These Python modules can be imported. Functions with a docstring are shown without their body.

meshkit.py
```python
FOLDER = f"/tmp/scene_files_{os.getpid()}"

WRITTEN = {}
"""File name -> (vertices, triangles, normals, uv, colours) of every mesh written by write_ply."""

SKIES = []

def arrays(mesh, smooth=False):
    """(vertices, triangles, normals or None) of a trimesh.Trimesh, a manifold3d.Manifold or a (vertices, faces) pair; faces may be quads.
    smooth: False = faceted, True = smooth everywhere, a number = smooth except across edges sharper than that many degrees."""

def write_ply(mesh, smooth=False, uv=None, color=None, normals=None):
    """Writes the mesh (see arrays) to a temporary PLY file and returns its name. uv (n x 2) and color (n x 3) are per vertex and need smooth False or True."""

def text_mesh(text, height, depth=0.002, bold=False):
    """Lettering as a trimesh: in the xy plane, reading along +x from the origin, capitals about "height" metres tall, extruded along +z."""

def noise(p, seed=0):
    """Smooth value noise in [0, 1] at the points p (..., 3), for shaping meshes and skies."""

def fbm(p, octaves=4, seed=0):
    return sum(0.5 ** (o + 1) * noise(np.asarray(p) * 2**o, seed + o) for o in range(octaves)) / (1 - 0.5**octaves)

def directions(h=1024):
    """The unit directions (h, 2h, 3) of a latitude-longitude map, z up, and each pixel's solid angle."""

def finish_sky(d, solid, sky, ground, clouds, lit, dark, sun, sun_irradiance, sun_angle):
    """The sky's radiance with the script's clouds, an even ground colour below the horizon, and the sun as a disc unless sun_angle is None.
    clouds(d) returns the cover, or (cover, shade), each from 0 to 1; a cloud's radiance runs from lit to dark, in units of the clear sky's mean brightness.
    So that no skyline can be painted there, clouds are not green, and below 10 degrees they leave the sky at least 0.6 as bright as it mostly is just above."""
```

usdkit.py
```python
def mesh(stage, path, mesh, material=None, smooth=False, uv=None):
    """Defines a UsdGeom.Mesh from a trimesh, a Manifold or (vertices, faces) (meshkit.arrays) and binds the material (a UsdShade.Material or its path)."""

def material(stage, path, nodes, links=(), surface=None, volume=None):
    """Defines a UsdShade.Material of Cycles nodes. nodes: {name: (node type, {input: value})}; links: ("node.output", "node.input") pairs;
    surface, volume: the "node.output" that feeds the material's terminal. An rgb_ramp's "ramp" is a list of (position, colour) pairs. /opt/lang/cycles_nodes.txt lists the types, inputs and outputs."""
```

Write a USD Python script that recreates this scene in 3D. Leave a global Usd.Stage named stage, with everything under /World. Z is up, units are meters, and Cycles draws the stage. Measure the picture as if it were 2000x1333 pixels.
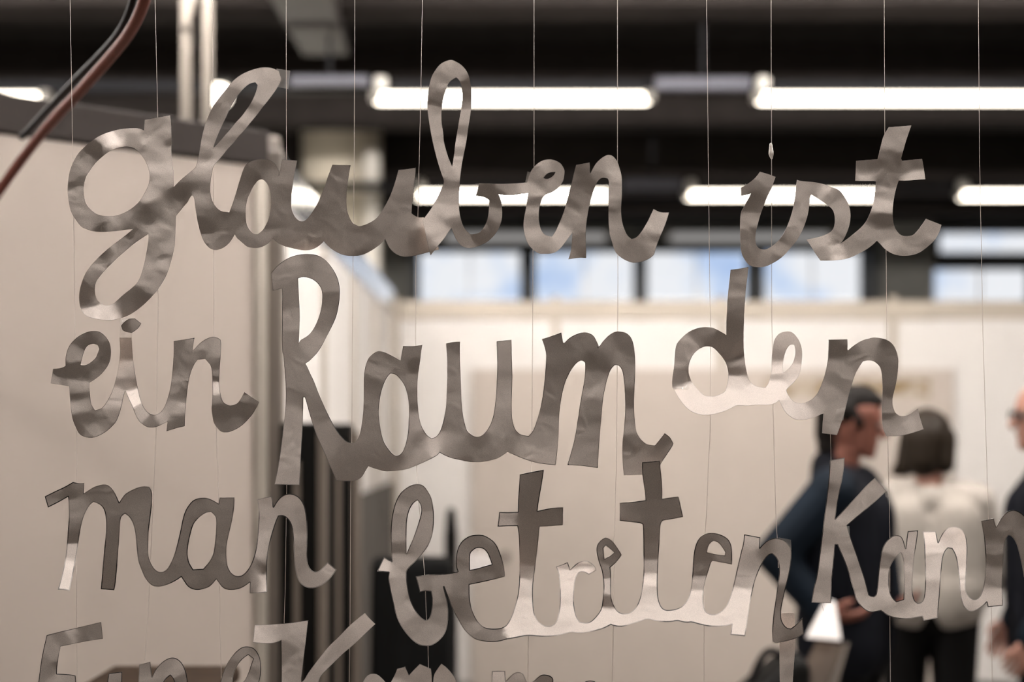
import math
import numpy as np, trimesh, shapely, usdkit, meshkit
import manifold3d as m3
from scipy.spatial import Delaunay, cKDTree
import scipy.sparse as sp, scipy.sparse.linalg as spl
from shapely.geometry import Polygon, LineString, Point
from pxr import Usd, UsdGeom, UsdShade, UsdLux, Sdf, Gf, Vt

# tuning: lens, exposure, lights
FSTOP, EXPO = 1.6, 0.0
SKY = 0.97
LAMP, LAMP_DIM, KEY, FILL, MID = 8.0, 0.30, 133.0, 4.0, 305.0
KEYY, MIDY = 2.02, 4.9                                # added lamp rows just in front of the letters and over the booth
KTONE, AMB, BOOST = 0.93, 0.055, 1.5                  # light falling on the creased paper: direct (at 1.6 m below the lamps) and ambient

stage = Usd.Stage.CreateInMemory()
UsdGeom.SetStageUpAxis(stage, UsdGeom.Tokens.z)
UsdGeom.SetStageMetersPerUnit(stage, 1.0)
UsdGeom.Xform.Define(stage, '/World')
UsdGeom.Scope.Define(stage, '/World/Looks')
rng = np.random.default_rng(7)

# ---------------------------------------------------------------- camera, sky, exposure
F, CX, HZ, CAMZ = 2778.0, 1000.0, 850.0, 1.6          # focal length in pixels, centre column, horizon row, eye height
LY = 2.30                                             # distance of the hanging letters
cam = UsdGeom.Camera.Define(stage, '/World/camera')
cam.CreateHorizontalApertureAttr(36.0)
cam.CreateVerticalApertureAttr(36.0 * 1333 / 2000)
cam.CreateFocalLengthAttr(F / 2000 * 36.0)
cam.CreateVerticalApertureOffsetAttr((HZ - 666.5) / 2000 * 36.0)
cam.CreateFStopAttr(FSTOP)
cam.CreateFocusDistanceAttr(LY)
cam.CreateClippingRangeAttr(Gf.Vec2f(0.05, 200))
cam.AddTranslateOp().Set(Gf.Vec3d(0, 0, CAMZ))
cam.AddRotateXOp().Set(90.0)
cam.CreateExposureAttr(EXPO)

usdkit.material(stage, '/World/Looks/sky', {
    'tc': ('texture_coordinate', {}), 'n': ('noise_texture', {'scale': 16.0, 'detail': 4.0, 'roughness': 0.6}),
    'r': ('rgb_ramp', {'ramp': [(0.30, (0.25, 0.45, 0.85)), (0.44, (0.72, 0.83, 1.0)), (0.53, (1.0, 1.0, 1.0))]}),
    'b': ('background_shader', {'strength': SKY})},
    [('tc.generated', 'n.vector'), ('n.fac', 'r.fac'), ('r.color', 'b.color')], surface='b.background')
dome = UsdLux.DomeLight.Define(stage, '/World/sky')
UsdShade.MaterialBindingAPI.Apply(dome.GetPrim()).Bind(UsdShade.Material.Get(stage, '/World/Looks/sky'))

# ---------------------------------------------------------------- helpers
def P(px, py, Y):
    return np.array([(px - CX) / F * Y, Y, CAMZ + (HZ - py) / F * Y])

used = {}
def numbered(parent, name):
    k = used.get((parent, name), 0); used[(parent, name)] = k + 1
    return f'{parent}/{name}' if k == 0 else f'{parent}/{name}_{k:03d}'

def keys(prim, label=None, cat=None, group=None, kind=None):
    for k, v in (('label', label), ('category', cat), ('group', group), ('kind', kind)):
        if v: prim.SetCustomDataByKey(k, v)

def thing(name, label, cat, loc=(0, 0, 0), rz=0.0, group=None):
    x = UsdGeom.Xform.Define(stage, numbered('/World', name))
    x.AddTranslateOp().Set(Gf.Vec3d(*map(float, loc)))
    if rz: x.AddRotateZOp().Set(float(rz))
    keys(x.GetPrim(), label, cat, group)
    return x.GetPrim()

def part(parent, name, mesh, mat, smooth=30, label=None, kind=None, cat=None, group=None):
    path = numbered(str(parent.GetPath()) if parent else '/World', name)
    m = usdkit.mesh(stage, path, mesh, '/World/Looks/' + mat, smooth=smooth)
    keys(m.GetPrim(), label, cat, group, kind)
    return m.GetPrim()

def struct(name, mesh, mat, smooth=30, parent=None):
    return part(parent, name, mesh, mat, smooth, kind=None if parent else 'structure')

def bx(x0, x1, y0, y1, z0, z1, bevel=0.0):
    lo, hi = np.minimum((x0, y0, z0), (x1, y1, z1)), np.maximum((x0, y0, z0), (x1, y1, z1))
    m = m3.Manifold.cube(list(hi - lo)).translate(list(lo))
    if bevel:
        r = min(bevel, *(0.45 * (hi - lo)))
        c = [m3.Manifold.sphere(r, 12).translate(list(p)) for p in np.array(np.meshgrid(*zip(lo + r, hi - r))).reshape(3, -1).T]
        m = m3.Manifold.batch_hull(c)
    return m

def tm(man):
    m = man.to_mesh()
    return trimesh.Trimesh(m.vert_properties[:, :3], m.tri_verts, process=False)

def cat(*ms):
    return trimesh.util.concatenate([tm(m) if isinstance(m, m3.Manifold) else m for m in ms])

def tube(pts, r, n=10, cap=True):
    pts = np.asarray(pts, float); r = np.broadcast_to(r, len(pts))
    t = np.gradient(pts, axis=0); t /= np.linalg.norm(t, axis=1, keepdims=True)
    up = np.array([0, 1.0, 0.02]) if abs(t[0][1]) < .9 else np.array([1.0, 0, 0])
    vs = []
    for p, d, rr in zip(pts, t, r):
        u = np.cross(d, up); u /= np.linalg.norm(u); w = np.cross(d, u)
        a = np.linspace(0, 2 * np.pi, n, endpoint=False)
        vs.append(p + rr * (np.cos(a)[:, None] * u + np.sin(a)[:, None] * w))
    v = np.vstack(vs); f = []
    for i in range(len(pts) - 1):
        for j in range(n):
            a, b = i * n + j, i * n + (j + 1) % n
            f += [(a, b, a + n), (b, b + n, a + n)]
    if cap:
        v = np.vstack([v, pts[:1], pts[-1:]]); c0, c1 = len(v) - 2, len(v) - 1
        for j in range(n):
            f += [(c0, (j + 1) % n, j), (c1, (len(pts) - 1) * n + j, (len(pts) - 1) * n + (j + 1) % n)]
    m = trimesh.Trimesh(v, np.array(f), process=False)
    if m.volume < 0: m.invert()
    return m

def smooth_curve(pts, n):
    from scipy.interpolate import CubicSpline
    pts = np.asarray(pts, float); s = np.r_[0, np.cumsum(np.linalg.norm(np.diff(pts, axis=0), axis=1))]
    return CubicSpline(s, pts)(np.linspace(0, s[-1], n))

def blob(chains, edge=0.03, it=8):
    """chains: (p0, r0, p1, r1) bones -> one smooth surface."""
    ms = [m3.Manifold.batch_hull([m3.Manifold.sphere(r0, 20).translate(list(map(float, p0))), m3.Manifold.sphere(r1, 20).translate(list(map(float, p1)))]) for p0, r0, p1, r1 in chains]
    t = tm(m3.Manifold.batch_boolean(ms, m3.OpType.Add).refine_to_length(edge))
    t.merge_vertices()
    trimesh.smoothing.filter_taubin(t, iterations=it)
    return t

# ---------------------------------------------------------------- materials
def principled(name, color, rough=0.6, metal=0.0, var=0.06, scale=6.0, bump=0.0, bscale=60.0, spec=0.5, alpha=1.0, **kw):
    c = np.array(color, float)
    nodes = {'g': ('geometry', {}), 'n': ('noise_texture', {'scale': scale, 'detail': 4.0}),
             'r': ('rgb_ramp', {'ramp': [(0.25, tuple(c * (1 - var))), (0.75, tuple(np.minimum(1, c * (1 + var))))]}),
             'p': ('principled_bsdf', {'roughness': rough, 'metallic': metal, 'specular_ior_level': spec, 'alpha': alpha, **kw})}
    links = [('g.position', 'n.vector'), ('n.fac', 'r.fac'), ('r.color', 'p.base_color')]
    if bump:
        nodes['bn'] = ('noise_texture', {'scale': bscale, 'detail': 5.0}); nodes['b'] = ('bump', {'strength': bump, 'distance': 0.002})
        links += [('g.position', 'bn.vector'), ('bn.fac', 'b.height'), ('b.normal', 'p.normal')]
    usdkit.material(stage, '/World/Looks/' + name, nodes, links, surface='p.BSDF')

def emitter(name, color, strength):
    usdkit.material(stage, '/World/Looks/' + name, {'e': ('emission', {'color': color, 'strength': strength})}, surface='e.emission')

PAPER = (0.69, 0.60, 0.545)
usdkit.material(stage, '/World/Looks/paper', {
    'g': ('geometry', {}), 'n': ('noise_texture', {'scale': 900.0, 'detail': 3.0, 'roughness': 0.7}), 'n2': ('noise_texture', {'scale': 14.0, 'detail': 4.0}),
    'r': ('rgb_ramp', {'ramp': [(0.3, tuple(np.array(PAPER) * .84)), (0.7, tuple(np.array(PAPER) * 1.13))]}),
    'a': ('attribute', {'attribute': 'pen'}), 'mr': ('map_range', {'range_type': 'smoothstep', 'from_min': 0.16, 'from_max': 0.48, 'to_min': 0.0, 'to_max': 1.0, 'clamp': True}),
    'pr': ('map_range', {'from_min': 0.42, 'from_max': 0.55, 'to_min': 0.35, 'to_max': 1.0, 'clamp': True}), 'mm': ('math', {'math_type': 'multiply'}),
    'mx': ('mix_color', {'blend_type': 'mix', 'b': (0.035, 0.03, 0.028)}),
    'b': ('bump', {'strength': 0.3, 'distance': 0.0006}), 'wr': ('noise_texture', {'scale': 38.0, 'detail': 3.0, 'type': 'ridged_multifractal', 'distortion': 0.6}), 'b2': ('bump', {'strength': 0.22, 'distance': 0.004}),
    'p': ('principled_bsdf', {'roughness': 0.5, 'specular_ior_level': 0.45})},
    [('g.position', 'n.vector'), ('g.position', 'n2.vector'), ('n.fac', 'r.fac'), ('r.color', 'mx.a'), ('a.fac', 'mr.value'), ('n2.fac', 'pr.value'),
     ('mr.result', 'mm.value1'), ('pr.result', 'mm.value2'), ('mm.value', 'mx.fac'), ('mx.result', 'p.base_color'), ('n.fac', 'b.height'), ('b.normal', 'b2.normal'), ('g.position', 'wr.vector'), ('wr.fac', 'b2.height'), ('b2.normal', 'p.normal')], surface='p.BSDF')
def veil(name, color, rough, mixv):
    usdkit.material(stage, '/World/Looks/' + name, {
        't': ('transparent_bsdf', {'color': (0.97, 0.97, 0.97)}), 'p': ('principled_bsdf', {'base_color': color, 'roughness': rough}), 'm': ('mix_closure', {'fac': mixv})},
        [('t.BSDF', 'm.closure1'), ('p.BSDF', 'm.closure2')], surface='m.closure')
veil('thread', (0.74, 0.66, 0.60), 0.35, 0.58)
veil('tape', (0.85, 0.8, 0.75), 0.10, 0.12)
usdkit.material(stage, '/World/Looks/pane', {'t': ('transparent_bsdf', {'color': (0.97, 0.98, 1.0)}), 'g': ('glossy_bsdf', {'roughness': 0.03}), 'f': ('fresnel', {'IOR': 1.45}), 'm': ('mix_closure', {})},
    [('f.fac', 'm.fac'), ('t.BSDF', 'm.closure1'), ('g.BSDF', 'm.closure2')], surface='m.closure')
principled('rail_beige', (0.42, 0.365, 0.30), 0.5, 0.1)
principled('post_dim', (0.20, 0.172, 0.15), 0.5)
principled('panel_back', (0.68, 0.645, 0.615), 0.55, var=.02)
principled('panel_white', (0.80, 0.765, 0.735), 0.55, var=.02)
principled('panel_left', (0.48, 0.412, 0.363), 0.6, var=.025, scale=2.0)
principled('alu', (0.50, 0.45, 0.39), 0.38, 0.55, var=.05)
principled('alu_bright', (0.90, 0.91, 0.94), 0.14, 0.85, var=.02)
principled('alu_dark', (0.05, 0.042, 0.039), 0.7, spec=.12)
principled('ceiling_dark', (0.05, 0.045, 0.043), 0.9, var=.2, spec=.1)
principled('pillar_grey', (0.22, 0.215, 0.20), 0.8, var=.1)
principled('beam_dark', (0.035, 0.030, 0.028), 0.9, var=.15, spec=.02)
principled('duct', (0.06, 0.05, 0.047), 0.6)
principled('floor_grey', (0.20, 0.185, 0.17), 0.6, var=.15, scale=3, bump=.1)
principled('hall_wall', (0.10, 0.10, 0.092), 0.8, var=.12, scale=1.5)
principled('column_beige', (0.70, 0.63, 0.52), 0.7, var=.08, scale=2)
principled('frame_dark', (0.035, 0.036, 0.036), 0.5)
principled('pipe_cream', (0.085, 0.075, 0.065), 0.75, spec=.1)
principled('poster_board', (0.475, 0.412, 0.362), 0.6, var=.03)
principled('black_board', (0.005, 0.0045, 0.004), 0.45, var=.3, spec=.12)
principled('board_edge', (0.13, 0.105, 0.085), 0.5)
principled('black_cloth', (0.004, 0.004, 0.004), 0.9, var=.3, bump=.3, spec=.12)
principled('wood', (0.035, 0.022, 0.014), 0.8, var=.3, scale=18, spec=.1)
principled('copper', (0.14, 0.043, 0.03), 0.6, 0.0, var=.2, scale=25, spec=.25)
principled('rubber_black', (0.006, 0.005, 0.005), 0.6, spec=.15)
principled('skin', (0.34, 0.17, 0.125), 0.5, spec=.35, var=.05, scale=20)
principled('skin_ruddy', (0.22, 0.085, 0.06), 0.5, spec=.35, var=.05, scale=20)
principled('hair_dark', (0.008, 0.006, 0.005), 0.6, var=.4, scale=60, bump=.5, spec=.12)
principled('hair_brown', (0.018, 0.013, 0.009), 0.45, var=.4, scale=60, bump=.5, spec=.1)
principled('navy', (0.0045, 0.005, 0.008), 0.8, var=.25, bump=.3, spec=.12)
principled('sleeve_blue', (0.005, 0.009, 0.015), 0.8, var=.25, spec=.12)
principled('cream_knit', (0.33, 0.295, 0.262), 0.85, var=.06, bump=.4)
principled('trouser_black', (0.005, 0.0045, 0.0045), 0.85, var=.25, spec=.12)
principled('shoe', (0.02, 0.016, 0.014), 0.4)
principled('paper_white', (0.83, 0.78, 0.76), 0.6)
principled('folder_brown', (0.05, 0.027, 0.012), 0.5)
principled('bag_black', (0.006, 0.0055, 0.005), 0.6, var=.3, spec=.12)
principled('glasses', (0.01, 0.01, 0.01), 0.25)
principled('lamp_white', (0.02, 0.019, 0.018), 0.5, spec=.12)
principled('cap_white', (0.30, 0.28, 0.25), 0.5)
principled('cap_bright', (0.75, 0.72, 0.66), 0.5)
principled('lamp_off', (0.13, 0.13, 0.155), 0.5, spec=.2)
principled('rail_grey', (0.013, 0.013, 0.015), 0.6, spec=.12)
emitter('tube_light', (1.0, 0.89, 0.74), LAMP)
emitter('tube_dim', (1.0, 0.96, 0.93), LAMP_DIM)
usdkit.material(stage, '/World/Looks/gold_print', {   # blurred band of gold print: too far out of focus to read
    'g': ('geometry', {}), 'mp': ('mapping', {'scale': (9.0, 1.0, 16.0)}), 'n': ('noise_texture', {'scale': 1.0, 'detail': 1.0}),
    'r': ('rgb_ramp', {'ramp': [(0.42, (0.44, 0.37, 0.30)), (0.58, (0.25, 0.175, 0.09))]}), 'p': ('principled_bsdf', {'roughness': 0.6})},
    [('g.position', 'mp.vector'), ('mp.vector', 'n.vector'), ('n.fac', 'r.fac'), ('r.color', 'p.base_color')], surface='p.BSDF')
principled('shade_grey', (0.10, 0.09, 0.08), 0.9, var=.1, bump=.2)  # dark grey standing for shade low on the side wall
principled('lit_edge_white', (0.8, 0.76, 0.70), 0.6)  # white that stands for light on the right edge of the column
principled('eye', (0.10, 0.08, 0.07), 0.15)
principled('tape_glob', (0.62, 0.56, 0.52), 0.2)
emitter('tube_key', (1.0, 0.945, 0.895), KEY)
emitter('tube_fill', (1.0, 0.935, 0.875), FILL)
emitter('added_column_light', (1.0, 0.93, 0.8), 95.0)  # glow of the unseen lamp added for the column
emitter('tube_mid', (1.0, 0.935, 0.875), MID)
principled('lamp_reflector', (0.8, 0.78, 0.75), 0.4)
# ---------------------------------------------------------------- the hall
HX0, HX1, HY0, HY1, HH = -8.0, 8.0, -4.0, 15.0, 4.35
struct('floor', bx(HX0, HX1, HY0, HY1 + .3, -.1, 0), 'floor_grey')
struct('ceiling', bx(HX0, HX1, HY0, HY1 + .3, HH, HH + .1), 'ceiling_dark')
struct('wall_left', bx(HX0 - .2, HX0, HY0, HY1 + .3, 0, HH), 'hall_wall')
struct('wall_right', bx(HX1, HX1 + .2, HY0, HY1 + .3, 0, HH), 'hall_wall')
struct('wall_front', bx(HX0, HX1, HY0 - .2, HY0, 0, HH), 'hall_wall')
# back wall with its band of high windows
def zat(py, Y): return CAMZ + (HZ - py) / F * Y
def xat(px, Y): return (px - CX) / F * Y
WY = HY1
wz0, wz1 = 2.55, zat(484, WY)
wins = [(812, 1022, 484), (1040, 1245, 484), (1260, 1467, 484), (1490, 1692, 484), (1820, 2024, 518), (2044, 2250, 518), (420, 625, 484)]
holes = [bx(xat(a, WY), xat(b, WY), WY - .1, WY + .4, wz0, zat(t, WY)) for a, b, t in wins]
holes.append(bx(xat(1835, WY), xat(2040, WY), WY - .1, WY + .4, zat(497, WY), zat(446, WY)))
wall = bx(HX0, HX1, WY, WY + .3, 0, HH)
for h in holes: wall = wall - h
struct('wall_back', wall, 'hall_wall', False)
allw = [(a, b, wz0, zat(t, WY)) for a, b, t in wins] + [(1835, 2040, zat(497, WY), zat(446, WY))]
for i, (a, b, z0, z1) in enumerate(allw):
    x0, x1 = xat(a, WY), xat(b, WY)
    w = UsdGeom.Xform.Define(stage, f'/World/window_{i + 1}').GetPrim(); keys(w, kind='structure')
    t = .035
    part(w, 'window_frame', tm(bx(x0, x1, WY + .1, WY + .16, z0, z1) - bx(x0 + t, x1 - t, WY, WY + .3, z0 + t, z1 - t)), 'frame_dark', False)
    if i < 7:
        xm = x0 + (x1 - x0) * .5
        part(w, 'glazing_bar', bx(xm - .006, xm + .006, WY + .11, WY + .15, z0 + t, z1 - t), 'alu')
    part(w, 'pane', bx(x0 + t, x1 - t, WY + .125, WY + .131, z0 + t, z1 - t), 'pane')
# piers between the windows
for a, b in ((1022, 1040), (1245, 1260), (1467, 1490), (1692, 1716)):
    struct('trim_1', bx(xat(a, WY), xat(b, WY), WY - .12, WY - .005, 2.0, HH - .01, .01), 'frame_dark')
struct('pillar', bx(xat(1716, WY - .2), xat(1818, WY - .2), WY - .35, WY - .005, 0.01, HH - .01, .02), 'pillar_grey')
struct('pillar', bx(xat(745, WY - .2), xat(806, WY - .2), WY - .35, WY - .005, 0.01, HH - .01, .02), 'pillar_grey')

# ceiling beams and duct
for y, z in ((5.6, 3.72), (7.2, 3.78), (10.0, 3.80), (12.9, 3.78), (13.9, 3.75)):
    struct('ceiling_beam', bx(HX0 + .05, HX1 - .05, y, y + .28, z, HH - .005, .01), 'beam_dark')
dp = [P(505, -40, 5.9), P(632, -40, 5.9), P(680, 108, 8.4), P(592, 108, 8.4)]
hull = m3.Manifold.hull_points([list(map(float, p + np.array([0, 0, dz]))) for p in dp for dz in (0, .3)])
part(None, 'ceiling_duct', hull, 'duct', False, 'wide brown-grey duct under the dark ceiling above the tall letter l', cat='duct')

# round concrete column behind the booths
cY = 12.2
part(None, 'concrete_column', trimesh.creation.cylinder(radius=(745 - 590) / 2 / F * cY, height=4.33, sections=48, transform=trimesh.transformations.translation_matrix((xat(667, cY), cY, 4.34 / 2))), 'column_beige', 40,
     'thick round beige concrete column rising behind the white booth wall', cat='column')

part(None, 'lit_edge_post', bx(xat(713, 11.6), xat(741, 11.6), 11.57, 11.63, .004, zat(288, 11.6), .015), 'lit_edge_white', label='white post added for the bright lit right edge of the concrete column', cat='post')  # post added to give the column its bright, lit right edge
# ---------------------------------------------------------------- lamps: linear fluorescent luminaires in rows under the ceiling
LZ = 3.42
def luminaire(xc, y, label, mat='tube_light', L=1.5, cat_='ceiling lamp', group=None, rz=0.0, r=.030, skirt=False):
    t = thing('tube_lamp', label, cat_, (xc, y, LZ), rz, group)
    g = trimesh.creation.capsule(height=L - 2 * r, radius=r, count=[16, 16])
    g.apply_translation((0, 0, -(L - 2 * r) / 2)); g.apply_transform(trimesh.transformations.rotation_matrix(math.pi / 2, (0, 1, 0)))
    g.apply_translation(-g.bounds.mean(0))
    part(t, 'light_tube', g, mat, True)
    if skirt:
        hw_ = r + .05
        sec = m3.CrossSection([[(-hw_, -.01), (-hw_ - .012, -.01), (-.05, r + .06), (.05, r + .06), (hw_ + .012, -.01), (hw_, -.01), (.035, r + .012), (-.035, r + .012)]])
        part(t, 'reflector', m3.Manifold.extrude(sec, L).rotate([90, 0, 90]).translate([-L / 2, 0, 0]), 'lamp_reflector', False)
    else:
        part(t, 'lamp_housing', bx(-L / 2, L / 2, -.02, .02, r + .001, r + .011, .003), 'lamp_white')
    for s in (-1, 1):
        part(t, 'end_cap', bx(s * (L / 2 - .01) - .03, s * (L / 2 - .01) + .03, -.035, .035, -.02, r + .011, .012), 'cap_white')
    if not skirt and mat == 'tube_light': part(t, 'end_bracket', bx(-L / 2 + .005, -L / 2 + .075, -.034, .034, r + .0115, r + .085, .015), 'cap_bright', label='bright bracket at the left end')
    if y not in (7.69, 10.8): part(t, 'hanger', bx(-.01, .01, -.01, .01, r + .01, HH - LZ), 'rail_grey')
    return t
def row(y, ends, texts, mat='tube_light', r=.031):
    for (a, b), s in zip(ends, texts):
        x0, x1 = xat(a, y), xat(b, y)
        luminaire((x0 + x1) / 2, y, s, mat, x1 - x0, r=r)
row(7.69, [(-445, 92), (730, 1272), (1475, 2017)], ['glowing tube lamp at the upper left edge of the photo, mostly cut off', 'long glowing tube lamp of the front row, behind the loop of the letter b', 'long glowing tube lamp of the front row, above the words ist'])
row(10.8, [(810, 1199), (1338, 1727), (1870, 2259)], ['glowing tube lamp of the second row, behind the letters ben', 'glowing tube lamp of the second row, behind the letters is', 'glowing tube lamp of the second row at the right edge of the photo'])
row(13.1, [(866, 1187), (1305, 1622)], ['dim grey tube lamp just above the windows, below the letters ben', 'dim grey tube lamp just above the windows, behind the letter i of ist'], 'tube_dim', .045)
# unseen rows added outside the frame to light the letters and booths
ORD = ('first', 'second', 'third', 'fourth')
for y, mt, where in ((KEYY, 'tube_key', 'row above the hanging letters'), (MIDY, 'tube_mid', 'row over the booth entrance'), (-1.6, 'tube_fill', 'row behind the camera')):
    for k, x in enumerate((-3.4, -1.25, 0.9, 3.05)):
        luminaire(x, y, f'added unseen tube lamp with white reflector, {ORD[k]} from the left in the {where}', mt, skirt=True)
for y, z in ((7.69, LZ + .048), (10.8, LZ + .048)):
    part(None, 'lamp_rail', bx(-7.5, 7.5, y + .036, y + .09, z, z + .062, .006), 'rail_grey', label='grey trunking rail running over the ' + ('front' if y < 9 else 'second') + ' row of tube lamps', cat='rail')
for a, b, ya, yb, Yl, lb in ((1279, 1466, 152, 177, 7.6, 'grey-blue unlit lamp segment between the two lit lamps of the front row'), (1216, 1333, 350, 369, 10.7, 'grey unlit lamp segment in the second row, right of the letters ben'), (566, 722, 149, 168, 7.6, 'brown-grey unlit lamp segment right of the tall letter l')):
    t = thing('unlit_lamp', lb, 'ceiling lamp', (0, Yl, 0))
    part(t, 'lamp_body', bx(xat(a, Yl), xat(b, Yl), -.03, .03, zat(yb, Yl), zat(ya, Yl), .012), 'lamp_off')
    part(t, 'hanger', bx(xat((a + b) / 2, Yl) - .01, xat((a + b) / 2, Yl) + .01, -.01, .01, zat(ya, Yl) - .002, HH - .003), 'rail_grey')
# round bulkhead lamp by the tall letter l
bl = thing('added_column_lamp', 'unseen tube lamp added behind the white side wall to light the concrete column', 'lamp')  # added out of sight to brighten the concrete column
part(bl, 'light_tube', trimesh.creation.capsule(height=.9, radius=.03, count=[12, 12], transform=trimesh.transformations.compose_matrix(angles=(0, math.pi / 2, 0), translate=(-1.75, 11.3, 2.25))), 'added_column_light', True)
part(bl, 'stand', bx(-1.77, -1.73, 11.31, 11.35, .003, 2.24, .008), 'frame_dark')
part(bl, 'foot', bx(-1.9, -1.6, 11.18, 11.48, .002, .02, .006), 'frame_dark')
t = thing('globe_lamp', 'small round glowing lamp left of the tall letter l', 'ceiling lamp', P(428, 186, 7.6))
part(t, 'globe', trimesh.creation.icosphere(3, .062), 'tube_light', True)
part(t, 'lamp_base', bx(-.07, .07, -.07, .07, .05, .08, .02), 'lamp_white')
part(t, 'hanger', bx(-.012, .012, -.012, .012, .075, LZ + .071 - P(428, 186, 7.6)[2]), 'rail_grey')
part(t, 'bracket', bx(-.012, .012, -.012, .15, LZ + .052 - P(428, 186, 7.6)[2], LZ + .07 - P(428, 186, 7.6)[2]), 'rail_grey')

# ---------------------------------------------------------------- exhibition booth walls
# back booth wall
BY = 8.9; bz1 = zat(588, BY); bz0 = zat(624, BY); bx0, bx1 = -.73, 6.5
bw = thing('booth_wall', 'long white exhibition booth wall below the windows', 'partition', (0, 0, 0))
posts = [770, 1085, 1410, 1745, 2075, 2400]
for a, b in zip(posts[:-1], posts[1:]):
    part(bw, 'wall_panel', bx(xat(a, BY) + .026, xat(b, BY) - .026, BY + .01, BY + .035, .05, bz0 - .004, .004), 'panel_back')
for a in posts:
    part(bw, 'post', bx(xat(a, BY) - .024, xat(a, BY) + .024, BY - .005, BY + .05, .004, bz1 + .03, .008), 'rail_beige')
part(bw, 'top_rail', bx(xat(770, BY) + .028, bx1, BY - .004, BY + .045, bz0, bz1, .006), 'rail_beige')
# receding side wall
SX = -.742
sw = thing('booth_wall', 'white booth side wall with a shiny top rail, receding behind the letters R and a', 'partition')
ys = [4.58, 5.6, 6.65, 7.7, 8.82]
for a, b in zip(ys[:-1], ys[1:]):
    part(sw, 'wall_panel', bx(SX - .03, SX - .005, a + .026, b - .026, .05, 2.345, .004), 'panel_white')
for a in ys:
    part(sw, 'post', bx(SX - .05, SX + .012, a - .024, a + .024, .004, 2.335, .01), 'alu')
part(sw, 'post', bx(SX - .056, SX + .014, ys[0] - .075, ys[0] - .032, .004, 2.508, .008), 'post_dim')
part(sw, 'top_rail', bx(SX - .05, SX + .006, ys[0] - .03, ys[-1] + .02, 2.349, 2.50, .006), 'alu_bright')
# left booth wall, turned to the camera
A, B = np.array([xat(0, 3.91), 3.91]), np.array([xat(522, 4.4), 4.4])
d = (B - A) / np.linalg.norm(B - A); ang = math.degrees(math.atan2(d[1], d[0])); LW = np.linalg.norm(B - A)
zl = CAMZ + (HZ - 325) / F * 4.4; zt = CAMZ + (HZ - 258) / F * 4.4
lw = thing('booth_wall', 'beige booth wall with dark top rail at the left, behind the words ein and man', 'partition', (B[0], B[1], 0), ang)
part(lw, 'wall_panel', bx(-2.6, -.047, 0, .03, .05, zl - .003, .004), 'panel_left')
part(lw, 'top_rail', bx(-2.6, .0, -.015, .045, zl, zt, .008), 'alu_dark')
part(lw, 'post', bx(-.044, 0.0, -.012, .05, .004, zl - .002, .014), 'alu')
# post of the gap behind it
part(None, 'booth_post', bx(xat(524, 4.9), xat(546, 4.9), 4.88, 4.93, .004, zat(268, 4.9), .01), 'post_dim', label='slim pale upright post showing above the left booth wall, beside the letter a', cat='post')
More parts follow.
